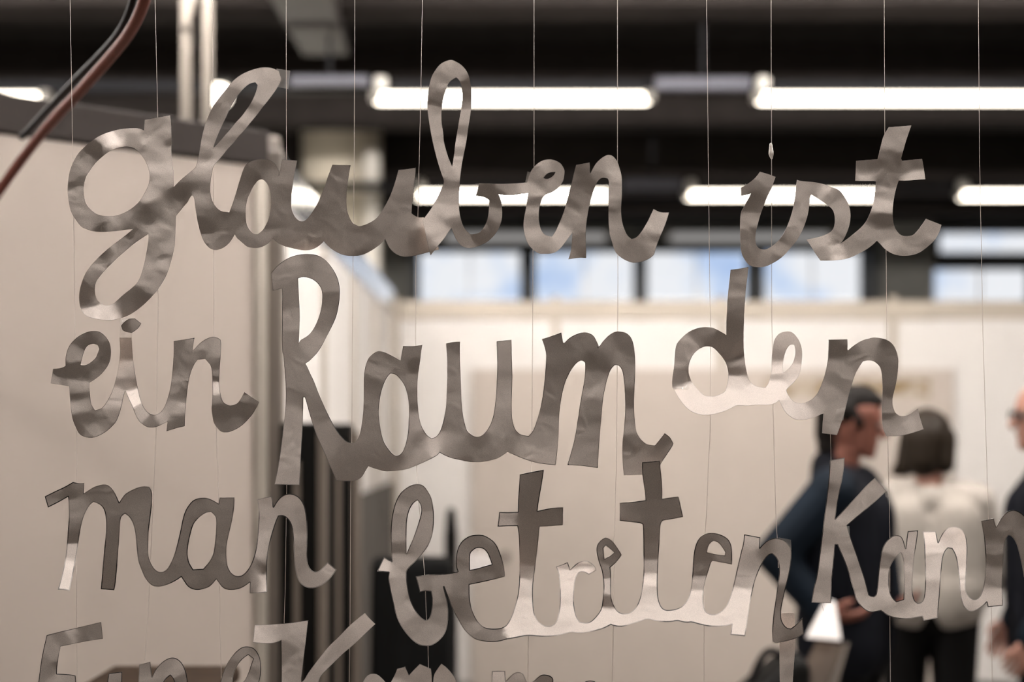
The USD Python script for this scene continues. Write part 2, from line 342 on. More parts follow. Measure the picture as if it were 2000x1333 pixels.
# cream pipes
for a, b, s, kink in ((352, 376, 'left one of the two cream pipes above the left booth wall', True), (394, 418, 'right one of the two cream pipes above the left booth wall', False)):
    Yp = 5.2; c = P((a + b) / 2, 250, Yp); rr = (b - a) / 2 / F * Yp
    t = thing('pipe', s, 'pipe', (c[0], Yp, 0))
    part(t, 'pipe_run', tube([(0, 0, .01), (0, 0, 2.0), (0, 0, HH - .01)], rr, 14), 'pipe_cream', 40)
    if kink:
        q = [P(366, 60, Yp), P(370, 36, Yp), P(378, 5, Yp), P(382, -40, Yp)]
        part(t, 'branch', tube(smooth_curve([(p[0] - c[0], -.02, p[2]) for p in q], 12), rr * .7, 12), 'pipe_cream', True)

# poster on the back wall
po = thing('poster', 'large beige poster board on the back booth wall, behind the two people', 'poster', (0, BY - .03, 0))
py0 = BY - .03
part(po, 'board', bx(xat(922, py0), xat(1862, py0), -.012, .022, .02, zat(722, py0), .004), 'poster_board')
part(po, 'printed_band', bx(xat(1490, py0), xat(1815, py0), -.016, -.0125, zat(775, py0), zat(742, py0)), 'gold_print', False, label='band of blurred gold print')
sh = thing('paper_sheet', 'small white sheet on the wall seen through the first e of betreten', 'paper', (xat(937, py0 - .02), BY - .05, zat(1096, py0)))
part(sh, 'sheet', bx(-.09, .09, -.004, .002, -.085, .06, .002), 'paper_white')
kn = thing('wall_knob', 'small grey round knob on the poster right of the first e of betreten', 'knob', (xat(986, py0 - .02), BY - .043, zat(1088, py0)))
part(kn, 'knob', trimesh.creation.cylinder(radius=.03, height=.03, sections=24, transform=trimesh.transformations.rotation_matrix(math.pi / 2, (1, 0, 0))), 'board_edge', 40)

# dark leaning display boards in front of the side wall
for (a, b, top, Yb, s, ed) in ((549, 622, 826, 4.50, 'tall black display board leaning left of the leg of the R', .0), (640, 690, 828, 5.4, 'second black display board with pale edges, below the bowl of the R', .0)):  # first board reaches further left to fill in the shaded gap between the walls
    x0, x1 = xat(a, Yb), xat(b, Yb); z1 = zat(top, Yb)
    t = thing('display_board', s, 'display board', (0, Yb, 0))
    part(t, 'board', bx(x0, x1, -.03, .03, .02, z1, .012), 'black_board')
    part(t, 'edge_strip', bx(x1 - .002, x1 + .026, -.034, .036, .02, z1 - .03, .01), 'board_edge')
    part(t, 'edge_strip', bx(x0 + (x1 - x0) * .36, x0 + (x1 - x0) * .56, -.036, -.0305, .3, z1 - .12, .002), 'board_edge')
    part(t, 'foot', bx(x0, x1 + .02, -.042, .042, .002, .02, .006), 'black_board')
gc = thing('shade_sheet', 'added dark grey sheet standing in for the shade low on the receding side wall', 'cloth', (SX, 0, 0))  # folded dark sheet added where the wall is only shaded
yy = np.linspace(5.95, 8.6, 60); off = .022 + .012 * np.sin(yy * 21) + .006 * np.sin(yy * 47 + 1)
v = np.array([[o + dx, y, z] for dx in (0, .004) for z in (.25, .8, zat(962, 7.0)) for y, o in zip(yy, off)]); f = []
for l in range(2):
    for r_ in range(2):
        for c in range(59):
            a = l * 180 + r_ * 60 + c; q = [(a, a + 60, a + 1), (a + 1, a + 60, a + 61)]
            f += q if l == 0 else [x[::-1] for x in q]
part(gc, 'cloth', trimesh.Trimesh(v, np.array(f), process=False), 'shade_grey', True)
# black draped pedestal and post
Yb = 5.6
t = thing('draped_table', 'black cloth-draped pedestal behind the letter b of betreten', 'table', (xat(806, Yb), Yb, 0))
hw = (892 - 722) / 2 / F * Yb; hz = zat(1092, Yb)  # widened to the left to take in shade on the wall
ring = []
for k, (z, s) in enumerate(((.004, 1.0), (.3, .97), (.6, .95), (hz - .03, .93), (hz, .90))):
    a = np.linspace(0, 2 * np.pi, 72, endpoint=False)
    sq = 1 / np.maximum(abs(np.cos(a)), abs(np.sin(a))) ** .8
    fold = 1 + .035 * np.sin(13 * a) * (1 - z / hz)
    ring.append(np.c_[hw * s * sq * fold * np.cos(a), hw * s * sq * fold * np.sin(a), np.full(72, z)])
v = np.vstack(ring + [[[0, 0, hz + .003]]]); f = []
for i in range(4):
    for j in range(72):
        p, q = i * 72 + j, i * 72 + (j + 1) % 72; f += [(p, q, p + 72), (q, q + 72, p + 72)]
f += [(4 * 72 + j, 4 * 72 + (j + 1) % 72, 360) for j in range(72)]
part(t, 'cloth', trimesh.Trimesh(v, f, process=False), 'black_cloth', True)
part(t, 'table_top', bx(-hw * .85, hw * .85, -hw * .85, hw * .85, hz - .04, hz - .01, .01), 'black_board')
Yb = 6.3
t = thing('black_post', 'slim black post with a rounded head beside the first e of betreten', 'post', (xat(881, Yb), Yb, 0))
part(t, 'shaft', trimesh.creation.cylinder(radius=.030, height=zat(1040, Yb) - .02, sections=24, transform=trimesh.transformations.translation_matrix((0, 0, (zat(1040, Yb) + .02) / 2))), 'black_board', 40)
part(t, 'head', blob([((0, 0, zat(1036, Yb)), .028, (0, 0, zat(1000, Yb)), .02)], .01, 3), 'black_board', True)
part(t, 'base', trimesh.creation.cylinder(radius=.15, height=.02, sections=32, transform=trimesh.transformations.translation_matrix((0, 0, .0105))), 'black_board', 40)
# wooden bench at the lower left
t = thing('bench', 'dark brown wooden bench top at the bottom edge, lower left', 'bench', (xat(305, 3.3), 3.3, 0))
zb = zat(1319, 3.3)
part(t, 'bench_top', bx(-.14, .17, -.14, .14, zb - .04, zb, .012), 'wood')
for sx in (-.11, .13):
    for sy in (-.11, .11):
        part(t, 'leg', bx(sx - .018, sx + .018, sy - .018, sy + .018, .003, zb - .038, .006), 'wood')

# copper-coloured cable sagging behind the first word
def cable(name, pts, r, mat, label):
    c = smooth_curve([P(*p) for p in pts], 60)
    t = thing(name, label, 'cable', (0, 0, 0))
    part(t, 'cable_run', tube(c, r, 14), mat, True)
    return t
cable('copper_cable', [(300, -120, 2.62), (282, 0, 2.70), (258, 55, 2.78), (215, 112, 2.9), (150, 185, 3.05), (95, 245, 3.2), (40, 315, 3.33), (-20, 400, 3.42), (-90, 500, 3.5)], .0112, 'copper', 'copper-red cable curving across the upper left corner')
cable('black_cable', [(272, -120, 2.72), (250, 30, 2.82), (204, 98, 2.95), (142, 162, 3.11), (84, 224, 3.28), (42, 268, 3.38)], .0075, 'rubber_black', 'thin black cable running left of the copper-red cable')
# ---------------------------------------------------------------- traced outlines of the paper letters (photo pixels, 2000 x 1333)
def S(x0, y0, text, s=0.21008):
    v = np.array(text.split(), float).reshape(-1, 2)
    return [tuple(p) for p in v * s + (x0, y0)]

Q = 0.15006
WORDS = []

def word(text, label, pieces, cuts, letters, tones, pen=0.5, group=None):
    WORDS.append(dict(text=text, label=label, pieces=pieces, cuts=cuts, letters=letters, tones=tones, pen=pen))

# --- glauben: two sheets, the second taped over the end of the first
GLAU = (S(100,100,"870 638 1105 597 1113 660 1115 760 1122 870 1117 880 1118 960 1125 1000 1128 1090 1138 1110 1136 1180 1140 1262 1200 1200 1260 1150 1340 1085 1350 1060 1365 1000 1385 890 1400 800 1425 700 1450 630 1480 560 1520 490 1580 410 1640 340")
 + S(360,100,"440 285 500 235 550 205 620 175 680 158 712 150 785 150 820 157 855 172 878 183 890 225 900 255 890 290 862 345 820 405 770 470 720 530 690 575 640 635 590 695 540 755 500 795 460 850 405 905 360 965 300 1035")
 + S(360,280,"275 208 262 255 248 320 240 400 243 470 255 520 275 565 300 600 330 625 365 638 390 638 418 642 440 585 470 500 490 430 510 360 535 280 555 225 580 190 630 160 690 147 740 146 785 150 830 175 860 210 876 250 884 265 879 300 890 250 898 200 910 150 1050 160 1045 190 1030 260 1015 340 1000 440 993 520 995 600 1005 640 1025 680 1050 710 1075 725 1105 728 1135 710 1170 670 1210 610 1250 540 1285 450 1310 385 1335 310 1360 245 1377 201 1547 205 1535 260 1520 360 1508 470 1507 560 1515 630 1535 690 1562 740 1600 762")
 + S(640,280,"292 773 345 760 395 738 440 710 470 680 505 630 545 560 580 490 610 410 635 330 652 265 658 247 740 240 818 227 815 300 805 350 800 430 790 530 782 600 780 652 800 668 835 688 870 690 893 688 1028 950 1036 990 950 1010 880 1030 800 1050 720 1058 660 1045 610 1015 570 970 548 920 535 892 490 940 430 985 350 1030 290 1047 220 1050 150 1043 90 1018 30 980")
 + S(360,280,"1310 930 1297 912 1270 940 1230 970 1180 992 1120 998 1060 990 1000 975 935 960 880 935 845 905 820 888 780 935 730 962 690 972 640 975 585 965 550 935 510 900 485 878 470 848 430 915 390 955 350 980 310 992 285 994 250 985 220 965 180 915 155 850 130 760 115 680 103 600 95 520 80 490")
 + S(100,360,"1305 105 1275 150 1275 160 1240 200 1200 250 1165 290 1160 300 1158 350 1155 450 1150 560 1140 620 1120 700 1095 790 1060 870 1020 940 960 1020 905 1078 840 1140 765 1195 700 1230 640 1250 560 1268 480 1265 400 1250 340 1235 300 1205 270 1150 258 1080 258 1020 275 940 300 865 330 810 370 755 430 690 520 605 600 545 680 485 760 418 700 422 620 435 550 440 470 445 390 440 330 420 280 400 230 335 195 280 175 230 160 150 152 80")
 + S(100,100,"152 1280 160 1170 180 1090 210 1020 250 950 310 890 380 830 450 785 540 750 650 722 780 712 830 722 862 737 865 690"))
GLAU_H = [S(100,100,"620 897 690 885 740 890 790 910 850 980 885 1040 910 1110 917 1170 910 1230 885 1290") + S(100,360,"830 150 770 210 700 258 620 290 550 300 440 290 380 250 325 190 305 110 300 30") + S(100,100,"318 1180 340 1140 380 1080 430 1020 500 960 560 920"),
 S(100,360,"905 462 905 520 885 640 865 740 835 850 800 920 740 975 680 1020 620 1075 575 1115 530 1130 490 1125 440 1095 410 1040 405 970 415 910 450 860 520 780 600 700 680 630 760 560 840 505"),
 S(360,100,"660 290 680 315 672 360 650 420 620 480 580 540 530 610 480 660 430 725 380 780 320 850 268 905 280 860 310 780 350 690 390 610 430 520 470 450 520 380 580 320 620 297"),
 S(360,280,"690 340 720 335 745 345 775 380 798 440 812 520 805 600 790 690 760 760 730 810 680 848 640 843 600 800 575 745 570 660 572 590 585 520 620 440 655 380")]
BEN = (S(640,280,"882 715 940 640 985 570 1030 490 1060 420 1078 375 1080 340 1060 290 1035 215 1005 110")
 + S(780,90,"389 1130 365 1010 345 890 325 750 325 680 335 560 345 470 370 360 410 290 470 208 540 172 605 155 660 180 720 215 780 280 815 360 832 460 838 560 835 680 830 770 800 950 785 1070 760 1210",.16807)
 + S(640,280,"1250 180 1242 240 1232 320 1225 400 1220 480 1220 560 1225 640 1240 710 1260 770 1290 815 1330 848 1360 845 1410 835 1440 800 1470 750 1490 690 1500 600 1502 530 1480 512 1440 495 1376 487 1395 440")
 + S(860,270,"358 420 430 420 540 425 660 422 760 415 805 410 820 350 850 290 890 245 940 210 985 197 1050 197 1115 228 1140 262 1157 298 1155 335 1145 400 1110 445 1080 475 1030 508 985 520 955 545 935 590 920 650 915 720 920 790 935 850 965 895 1000 910 1038 915 1070 870 1110 780 1150 680 1180 580 1205 480 1225 400 1245 310 1262 248 1388 225 1392 260 1390 310 1396 325 1405 308 1440 240 1480 200 1520 170")
 + S(1080,270,"515 152 560 165 600 215 620 280 640 350 643 450 640 550 633 650 635 720 645 790 665 850 690 905 730 937 765 930 800 900 840 845 880 775 910 710 935 658 985 685 1030 692 1080 690 1060 760 1035 830 1000 910 960 1010 945 1070 940 1085 900 1120 840 1148 770 1162 720 1155 660 1130 620 1100 582 1065 560 1010 545 950 527 900 525 880 515 770 515 650 518 550 520 450 520 400 508 375 470 367 440 375 410 410 385 460 360 540 340 620 325 700 312 780 305 870 305 970 310 1050 308 1115 250 1112 200 1118 143 1127 165 1060 175 980 180 882")
 + S(860,270,"1190 930 1130 1010 1090 1050 1040 1075 960 1077 910 1075 850 1030 810 980 785 910 772 830 775 750 790 680 805 600 820 510 760 515 690 528 640 533 580 528 540 520 560 570 572 620 578 700 570 770 545 840 500 910 440 965 370 1000 300 1022 240 1022 190 1000 150 950 125 895 103 838")
 + S(640,280,"1120 830 1090 880 1030 950 990 1000 957 1043 940 990 915 870"))
BEN_H = [S(780,90,"660 365 690 390 715 440 735 540 735 620 725 700 700 830 675 980 655 1100 640 1200",.16807) + S(640,280,"1180 70 1168 150 1157 215 1130 150") + S(780,90,"580 1330 540 1200 515 1100 512 1010 490 900 488 780 500 640 530 530 560 450 600 400",.16807),
 S(860,270,"960 370 985 335 1020 318 1070 316 1055 345 1020 372 985 380")]
word("glauben", "long cut-paper word glauben with tall looped l and b, in the top line",
 [(GLAU, GLAU_H, 0.0), (BEN, BEN_H, -5.0)],
 [[[(377,0),(377,900)], [(600,100),(470,290),(447.8,414.9),(458.7,458.2),(462,700)], [(580,0),(580,900)]], [[(1012,0),(1012,900)], [(1113,0),(1113,370),(1097,440),(1117,457),(1117,700)]]],
 ["glau", "ben"],
 "188 289 105 226 268 190 250 268 165 310 247 145 310 310 140 312 327 165 310 352 135 142 341 130 148 369 105 142 377 125 148 402 120 173 431 125 201 438 105 220 438 150 234 438 115 251 433 125 279 410 95 293 385 150 302 402 110 352 381 95 327 412 130 310 478 110 327 486 125 300 538 120 310 555 130 257 587 75 194 612 185 171 570 75 184 532 85 190 517 125 207 496 85 230 482 110 264 457 100 478 148 165 444 184 140 423 226 130 408 251 150 394 289 150 402 310 130 507 188 160 496 209 130 486 226 160 465 253 135 433 293 140 406 318 165 398 335 150 396 375 120 412 438 105 420 470 105 465 385 105 465 400 125 461 427 90 500 330 98 540 400 96 562 322 115 560 470 95 610 460 94 690 350 95 690 470 94 791 343 125 776 427 115 787 469 110 818 469 88 881 132 150 856 145 150 850 191 105 845 224 155 861 283 160 911 191 110 904 233 150 903 253 120 898 275 160 884 337 155 882 364 135 882 385 140 850 444 175 871 417 165 882 438 130 903 469 120 934 473 105 968 406 100 943 370 95 997 369 110 1060 318 140 1045 337 120 1091 333 125 1062 358 110 1078 362 125 1043 371 140 1043 394 100 1041 413 135 1039 430 120 1041 459 145 1070 480 135 1091 469 155 1133 343 105 1131 364 95 1127 400 110 1131 417 130 1129 480 110 1172 329 130 1193 325 150 1202 375 140 1200 404 115 1200 427 140 1210 459 130 1237 490 115 1269 470 125 1284 438 155", pen=.35)

IST = (S(1420,260,"130 510 190 475 250 430 285 390 305 360 380 380 452 408 430 470 405 530 370 600 340 680 310 760 285 850 268 920 262 990 268 1030 280 1055 300 1075 350 1088 400 1065 440 1035 480 1000 510 965 545 900 580 815 610 720 630 620 640 540 643 480 650 435 680 445 730 450 820 457 900 475 960 500 1040 525 1080 575 1120 640 1145 710 1150 780 1140 850 1125 900 1100 960 1075 1005 1052 1027 1075 1015 1130 975 1200 920 1280 845 1320 770 1350 690 1370 610 1378 540 1385 450 1350 445 1270 447 1192 443 1197 350 1200 258 1300 250")
 + S(1530,230,"876 386 895 310 920 200 940 150 980 88 1090 80 1190 72 1170 130 1145 200 1120 290 1095 380 1105 400 1200 390 1290 383 1305 460 1320 572 1230 578 1160 585 1073 585 1050 650 1030 740 1018 830 1015 910 1025 990 1045 1040 1075 1080 1110 1100 1150 1102 1205 1095 1240 1060 1280 1010 1325 940 1400 970 1470 997 1455 1050 1430 1105 1390 1160 1330 1210 1270 1255 1200 1280 1120 1287 1050 1280 990 1255 940 1220 905 1180 870 1145 830 1185 760 1235 690 1270 620 1305 540 1322 440 1330 345 1330")
 + S(1420,260,"820 1120 780 1050 737 990 800 980 880 960 930 940 970 915 995 880 1003 820 1000 760 985 715 950 680 900 645 830 600 785 573 770 590 765 680 750 770 720 860 690 930 650 1000 590 1070 540 1130 480 1180 420 1215 360 1243 300 1250 240 1245 195 1222 160 1175 130 1110 123 1000 120 850 125 740 160 680 200 610 222 563 180 575 130 585"))
word("ist", "grey cut-paper word ist with a wide crossbar on its t",
 [(IST, [], 0.0)], [[[(1584,0),(1584,385),(1574,465),(1574,700)], [(1666,0),(1666,420),(1642,475),(1642,700)]]], ["ist"],
 "1483 354 105 1468 396 95 1458 449 100 1468 497 105 1504 497 120 1529 483 110 1554 438 130 1567 396 125 1571 365 120 1588 369 105 1609 373 165 1622 382 120 1642 407 140 1645 438 140 1630 466 120 1615 470 160 1630 489 175 1609 495 130 1661 487 130 1689 459 130 1750 268 130 1740 320 85 1690 325 90 1681 343 135 1782 327 110 1786 341 170 1731 356 90 1729 373 145 1725 402 175 1725 425 95 1715 450 125 1750 472 130 1782 478 125 1820 450 130", pen=.25)

EIN = (S(90,600,"65 575 110 573 150 565 182 548 180 490 190 420 215 360 255 310 310 265 380 232 430 222 490 225 530 250 575 300 595 345 605 410 600 480 585 530 545 590 500 640 430 690 405 705 405 760 410 830 415 890 430 925 455 960 500 950 525 935 560 890 600 820 630 740 655 650 670 570 683 490 690 400 685 340 682 285 795 285 800 350 805 450 815 530 828 620 842 700 858 780 875 850 900 920 930 965 965 995 1000 1005 1035 1000 1080 965 1110 910 1140 820 1160 730 1172 630 1180 540 1187 430 1187 318 1270 305 1380 287 1372 330 1362 400 1375 395 1410 355 1450 320 1500 290 1550 275 1600 288 1622 305 1628 350 1625 430 1618 520 1612 600 1608 690 1612 750 1620 800")
 + S(220,610,"1015 815 1035 845 1060 860 1095 872 1130 862 1160 850 1190 810 1225 743 1290 790 1365 835 1340 885 1305 945 1260 1000 1210 1050 1150 1090 1090 1115 1050 1120 1010 1115 980 1090 940 1035 930 980 918 905 925 850 930 760 928 680 928 580 915 500 890 470 860 435 830 440 790 445 765 475 740 525 720 580 700 680 690 770 680 860 675 960 670 1062 590 1080 500 1110 505 1060 512 1020 480 1035 440 1055 405 1070 370 1075 325 1073 285 1050 240 1010 205 940 185 880 150 810 118 735")
 + S(90,600,"735 785 720 830 705 910 685 985 655 1065 610 1115 560 1160 500 1195 440 1217 400 1218 350 1207 310 1185 280 1130 250 1060 232 970 222 850 213 738 130 725 43 710 55 640"))
EIN_H = [S(90,600,"320 540 335 480 350 420 375 370 400 350 445 340 480 355 495 390 480 430 465 470 435 500 400 525 360 545")]
DOT = S(90,600,"697 175 720 145 760 112 825 105 884 153 860 195 830 220 795 242 740 232 710 215")
word("ein", "crinkled cut-paper word ein with a separate dot over the i",
 [(EIN, EIN_H, 0.0), (DOT, [], -1.0)], [[[(224,0),(224,745),(219,762),(245,766),(260,900)], [(320,0),(320,900)]], []], ["ein", "."],
 "174 659 85 142 688 95 203 688 100 174 726 80 117 734 95 157 751 125 155 772 85 159 793 130 163 822 75 195 820 80 184 841 110 220 806 135 228 772 160 245 684 115 245 726 185 245 747 125 264 778 235 275 806 175 298 822 110 312 816 150 357 684 95 355 730 80 344 757 125 359 768 95 346 797 140 346 820 100 398 673 95 417 683 120 422 711 90 419 736 125 422 759 195 422 778 130 426 799 100 440 820 115 459 803 125 478 795 90 245 637 90 265 634 120", pen=.45)

RAUM = (S(500,480,"137 260 180 205 230 160 290 120 360 92 430 80 500 78 550 85 600 100 655 140 700 195 735 250 765 320 778 390 780 440 775 520 755 630 735 690 700 765 660 840 620 920 580 985 550 1020 520 1050 490 1080 470 1090 460 1100")
 + S(500,680,"475 170 500 230 540 310 580 420 620 510 660 600 700 680 740 750 780 810 830 865 870 882 905 885 930 870 950 840 970 790 985 700 995 620 1002 520 1003 400 1005 210 1040 100 1075 65 1115 35 1150 28 1200 42 1260 70 1343 118 1355 58 1368 -17 1460 -14 1548 -30 1535 33 1525 128 1505 250 1500 380 1500 480 1510 600 1525 690 1550 755 1590 815")
 + S(700,640,"680 1032 720 1020 755 980 780 910 800 830 815 740 822 600 825 450 828 300 815 150 875 135 945 133 942 200 945 350 952 480 955 600 962 740 975 840 1000 940 1015 970 1050 1000 1090 1020 1130 1015 1165 995 1210 940 1250 850 1270 740 1280 620 1288 500 1293 350 1288 220 1285 130 1350 122 1424 115 1425 220 1430 350 1432 480 1427 620 1425 740 1428 840 1440 910 1465 960 1500 993 1540 1005")
 + S(1000,640,"155 1010 200 960 230 870 265 750 285 650 300 530 310 420 318 300 318 240 300 170 278 110 370 80 458 48 465 90 475 140 488 142 530 100 590 65 660 42 720 52 765 80 790 140 805 165 800 188 825 160 860 110 910 65 965 35 1050 43 1095 75 1125 130 1140 220 1147 320 1145 450 1138 580 1132 720 1135 800 1145 890 1155 970 1180 1020 1220 1065 1265 1092 1330 1097 1380 1035 1420 985 1470 1020 1500 1080 1490 1110")
 + S(1180,880,"520 135 480 222 350 228 182 235 172 100")
 + S(1000,640,"1025 1142 1025 1100 1035 1000 1045 900 1055 780 1052 650 1045 520 1030 410 1010 370 985 350 955 350 925 380 905 420 880 500 860 590 843 680 835 800 825 900 815 1030 805 1150 798 1307 700 1293 600 1283 515 1280 545 1180 580 1050 600 940 620 800 640 670 660 570 675 480 682 380 680 330 660 310 635 308 600 330 560 380 520 450 490 520 465 620 445 740 437 850 435 950 430 1060 420 1170 405 1280 340 1275 270 1268 190 1250 100 1220 0 1178")
 + S(700,640,"1385 1160 1330 1200 1280 1225 1220 1240 1160 1252 1090 1255 1010 1248 930 1230 860 1215 800 1190 755 1163 740 1185 690 1215 620 1250 540 1285")
 + S(500,680,"1420 1125 1340 1140 1260 1147 1195 1150 1130 1130 1080 1115 1045 1100 1020 1140 990 1195 960 1220 920 1237 850 1240 760 1237 745 1230 720 1170 680 1080 650 1010 600 900 560 810 530 720 500 620 470 510 455 460 440 460 438 560 435 700 428 850 420 1000 412 1150 405 1277 290 1275 170 1272 190 1180 215 1040 235 900 250 780 265 650 275 540 280 420 275 320 268 230 262 150 255 60")
 + S(500,480,"245 1000 240 880 243 760 243 600 245 480 240 400 155 423 148 340"))
RAUM_H = [S(500,480,"390 305 430 292 470 295 520 310 570 345 605 395 617 440 617 500 610 570 590 650 560 730 520 800 475 845 410 880 398 905 402 800 408 640 400 500 395 400"),
 S(700,640,"300 428 345 435 390 480 430 540 450 600 468 690 470 760 468 880 462 990 440 1090 410 1165 370 1195 335 1193 290 1150 235 1070 210 980 195 880 187 790 195 680 215 580 250 490 280 445")]
word("Raum", "large dark cut-paper word Raum in the middle of the second line",
 [(RAUM, RAUM_H, 0.0)], [[[(690,0),(690,866),(719,911),(719,1000)], [(843,0),(843,857),(858,884),(858,1000)], [(1020,0),(1020,850),(1005,890),(1005,1000)]]], ["Raum"],
 "552 532 120 584 516 130 599 516 110 618 518 120 639 532 125 647 553 120 647 585 95 636 631 105 601 661 130 563 574 110 567 627 125 569 665 105 576 721 105 573 753 100 569 827 125 563 911 130 618 785 95 647 858 95 685 890 90 738 703 95 738 724 110 725 755 85 725 829 90 752 892 85 790 713 90 803 749 115 805 776 105 807 829 130 811 860 115 820 881 125 851 867 165 887 703 105 885 766 115 885 829 110 878 867 120 920 881 90 941 860 85 983 713 115 981 776 130 983 818 120 973 850 125 994 867 100 1025 871 125 1082 671 85 1084 724 85 1076 787 90 1069 839 115 1078 892 125 1136 671 90 1164 703 80 1157 745 105 1164 761 135 1155 797 105 1143 871 115 1189 682 95 1210 703 105 1227 692 80 1229 728 110 1230 787 80 1230 818 115 1230 839 125 1231 860 90 1294 867 90 1311 869 135 1241 902 110", pen=.5)

DEN = (S(1290,510,"652 82 740 72 820 55 810 140 795 250 785 380 778 500 773 650 773 750 775 850 785 940 795 1000 808 1060")
 + S(1290,620,"825 590 860 625 905 648 975 655 1000 620 1015 580 1035 490 1032 420 1040 320 1055 220 1080 175 1115 142 1190 128 1230 142 1270 185 1300 240 1318 310 1315 400 1305 490 1285 550 1240 610 1175 665 1170 688 1195 735 1230 780 1275 800 1330 800 1400 770 1440 735 1470 690 1500 620 1530 530 1550 440 1560 380")
 + S(1500,620,"565 210 650 208 738 205 740 260 738 300 745 308 790 268 840 235 885 210 935 200 975 187 1040 193 1110 210 1155 245 1185 290 1205 350 1213 410 1208 500 1195 600 1175 680 1160 740 1155 790 1165 850 1185 890 1220 917 1260 920 1310 910 1350 880 1392 847 1415 940 1447 1042 1380 1065 1280 1095 1200 1107 1103 1107 1070 1050 1060 940 1058 850 1065 740 1065 620 1060 540 1050 475 1020 435 975 405 930 402 885 410 855 450 820 510 790 590 765 680 745 750 725 840 700 930 670 1020 642 1097 570 1088 503 1080 508 980 515 898 500 900 460 920 395 945 340 955 275 960 220 935 165 890 130 830 103 772")
 + S(1290,620,"1070 800 1010 818 890 815 800 825 735 818 695 822 650 850 590 878 500 903 430 912 370 908 310 890 260 860 215 815 165 745 130 680 108 650 107 580 125 490 132 400 140 262 180 210 230 160 290 120 375 92 470 93 520 112 570 140 612 165 612 76 618 -44 625 -194 640 -324"))
DEN_H = [S(1290,620,"450 270 490 280 540 330 590 390 620 450 632 520 628 580 615 650 600 690 570 710 505 738 440 735 400 725 340 665 290 600 265 540 258 480 268 420 300 350 350 300 400 275"),
 S(1290,620,"1245 258 1257 310 1250 370 1230 430 1190 480 1143 517 1135 460 1145 380 1165 310 1195 262 1220 252")]
word("den", "cut-paper word den whose underside shines white, at the right of the second line",
 [(DEN, DEN_H, 0.0)], [[[(1475,0),(1475,1000)], [(1590,0),(1570,740),(1536,765),(1521,782),(1521,900)]]], ["den"],
 "1443 533 110 1437 562 115 1437 604 90 1435 646 75 1433 688 70 1405 663 80 1380 655 110 1363 657 95 1340 672 150 1328 699 150 1328 735 130 1437 710 150 1437 725 110 1437 746 200 1342 771 235 1384 794 240 1427 780 240 1479 775 240 1517 757 235 1521 738 180 1517 725 205 1517 683 175 1538 658 185 1561 693 190 1548 731 200 1538 799 200 1574 805 185 1595 799 150 1618 767 130 1630 746 115 1634 708 110 1630 683 85 1626 672 90 1668 689 115 1700 677 125 1727 683 85 1735 715 90 1733 757 90 1733 799 95 1752 830 115 1790 826 125 1622 803 140 1622 822 130 1626 838 135", pen=.35)

MAN = (S(70,920,"82 240 180 190 260 155 345 105 400 117 450 113 447 210 500 175 550 145 640 123 685 140 725 185 750 235 775 295 800 255 830 215 890 180 950 155 1005 143 1055 150 1078 185 1083 250 1078 330 1065 430 1050 550 1043 680 1042 770 1060 840 1095 905 1130 937 1165 947 1215 925 1250 870 1285 790 1310 700 1330 620 1350 530 1362 460 1385 380 1420 320 1460 275 1510 255 1575 250")
 + S(330,920,"370 258 420 280 460 305 472 250 610 248 610 310 595 430 570 540 545 640 533 730 535 820 545 890 570 940 600 970 640 983 680 975 720 940 760 880 790 800 810 720 822 620 830 500 835 400 830 330 820 268 890 248 955 235 968 280 972 335 1000 285 1040 240 1090 215 1140 212 1190 230 1230 265 1260 320 1275 380 1287 480 1288 580 1285 700 1283 800 1290 860 1305 900 1330 930 1360 943 1400 930 1440 890 1475 850 1515 885 1560 920 1520 980 1470 1035 1410 1075 1340 1097 1280 1090 1230 1060 1200 1020 1175 940 1165 850 1158 720 1150 580 1140 520 1125 480 1095 440 1060 420 1020 425 1000 470 970 560 945 650 925 740 912 850 910 980 912 1125 905 1132 850 1138 750 1142 752 1040 720 1065 670 1095 600 1112 530 1107 490 1080 465 1045 440 1012 410 1050 370 1085 320 1102 270 1112 220 1105 175 1080 140 1030 115 990")
 + S(70,920,"1300 1025 1240 1055 1180 1075 1140 1080 1090 1075 1050 1045 1015 1000 985 930 950 840 940 740 930 620 920 550 900 480 870 430 830 400 800 420 787 450 780 540 772 680 762 800 755 900 742 1050 728 1112 604 1103 615 980 625 850 635 740 645 640 655 540 652 440 638 370 610 325 565 300 535 292 500 320 470 370 440 440 420 520 405 600 395 680 380 770 355 920 330 1040 314 1117 260 1107 205 1105 235 1000 265 870 280 770 290 670 300 540 308 420 305 300 300 243 220 290 113 343"))
MAN_H = [S(330,920,"345 390 390 385 415 405 440 440 438 560 428 680 412 780 375 850 318 912 225 918 185 855 170 770 180 680 200 590 225 500 265 450 305 415")]
word("man", "dark grey cut-paper word man with black pen outline, at the left of the third line",
 [(MAN, MAN_H, 0.0)], [[[(330,0),(330,2000)], [(470,0),(470,2000)]]], ["man"],
 "106 970 100 143 956 85 150 993 115 141 1036 100 139 1054 95 141 1071 160 133 1109 185 196 968 88 217 1067 80 213 1120 72 269 979 88 276 1057 85 312 1132 85 365 1000 88 380 1140 85 430 1060 86 443 983 95 447 1140 85 515 993 145 515 1046 150 515 1088 150 517 1140 185 498 1140 95 502 1098 100 561 983 130 586 1025 130 586 1088 115 614 1134 125 645 1115 140", pen=1.0)

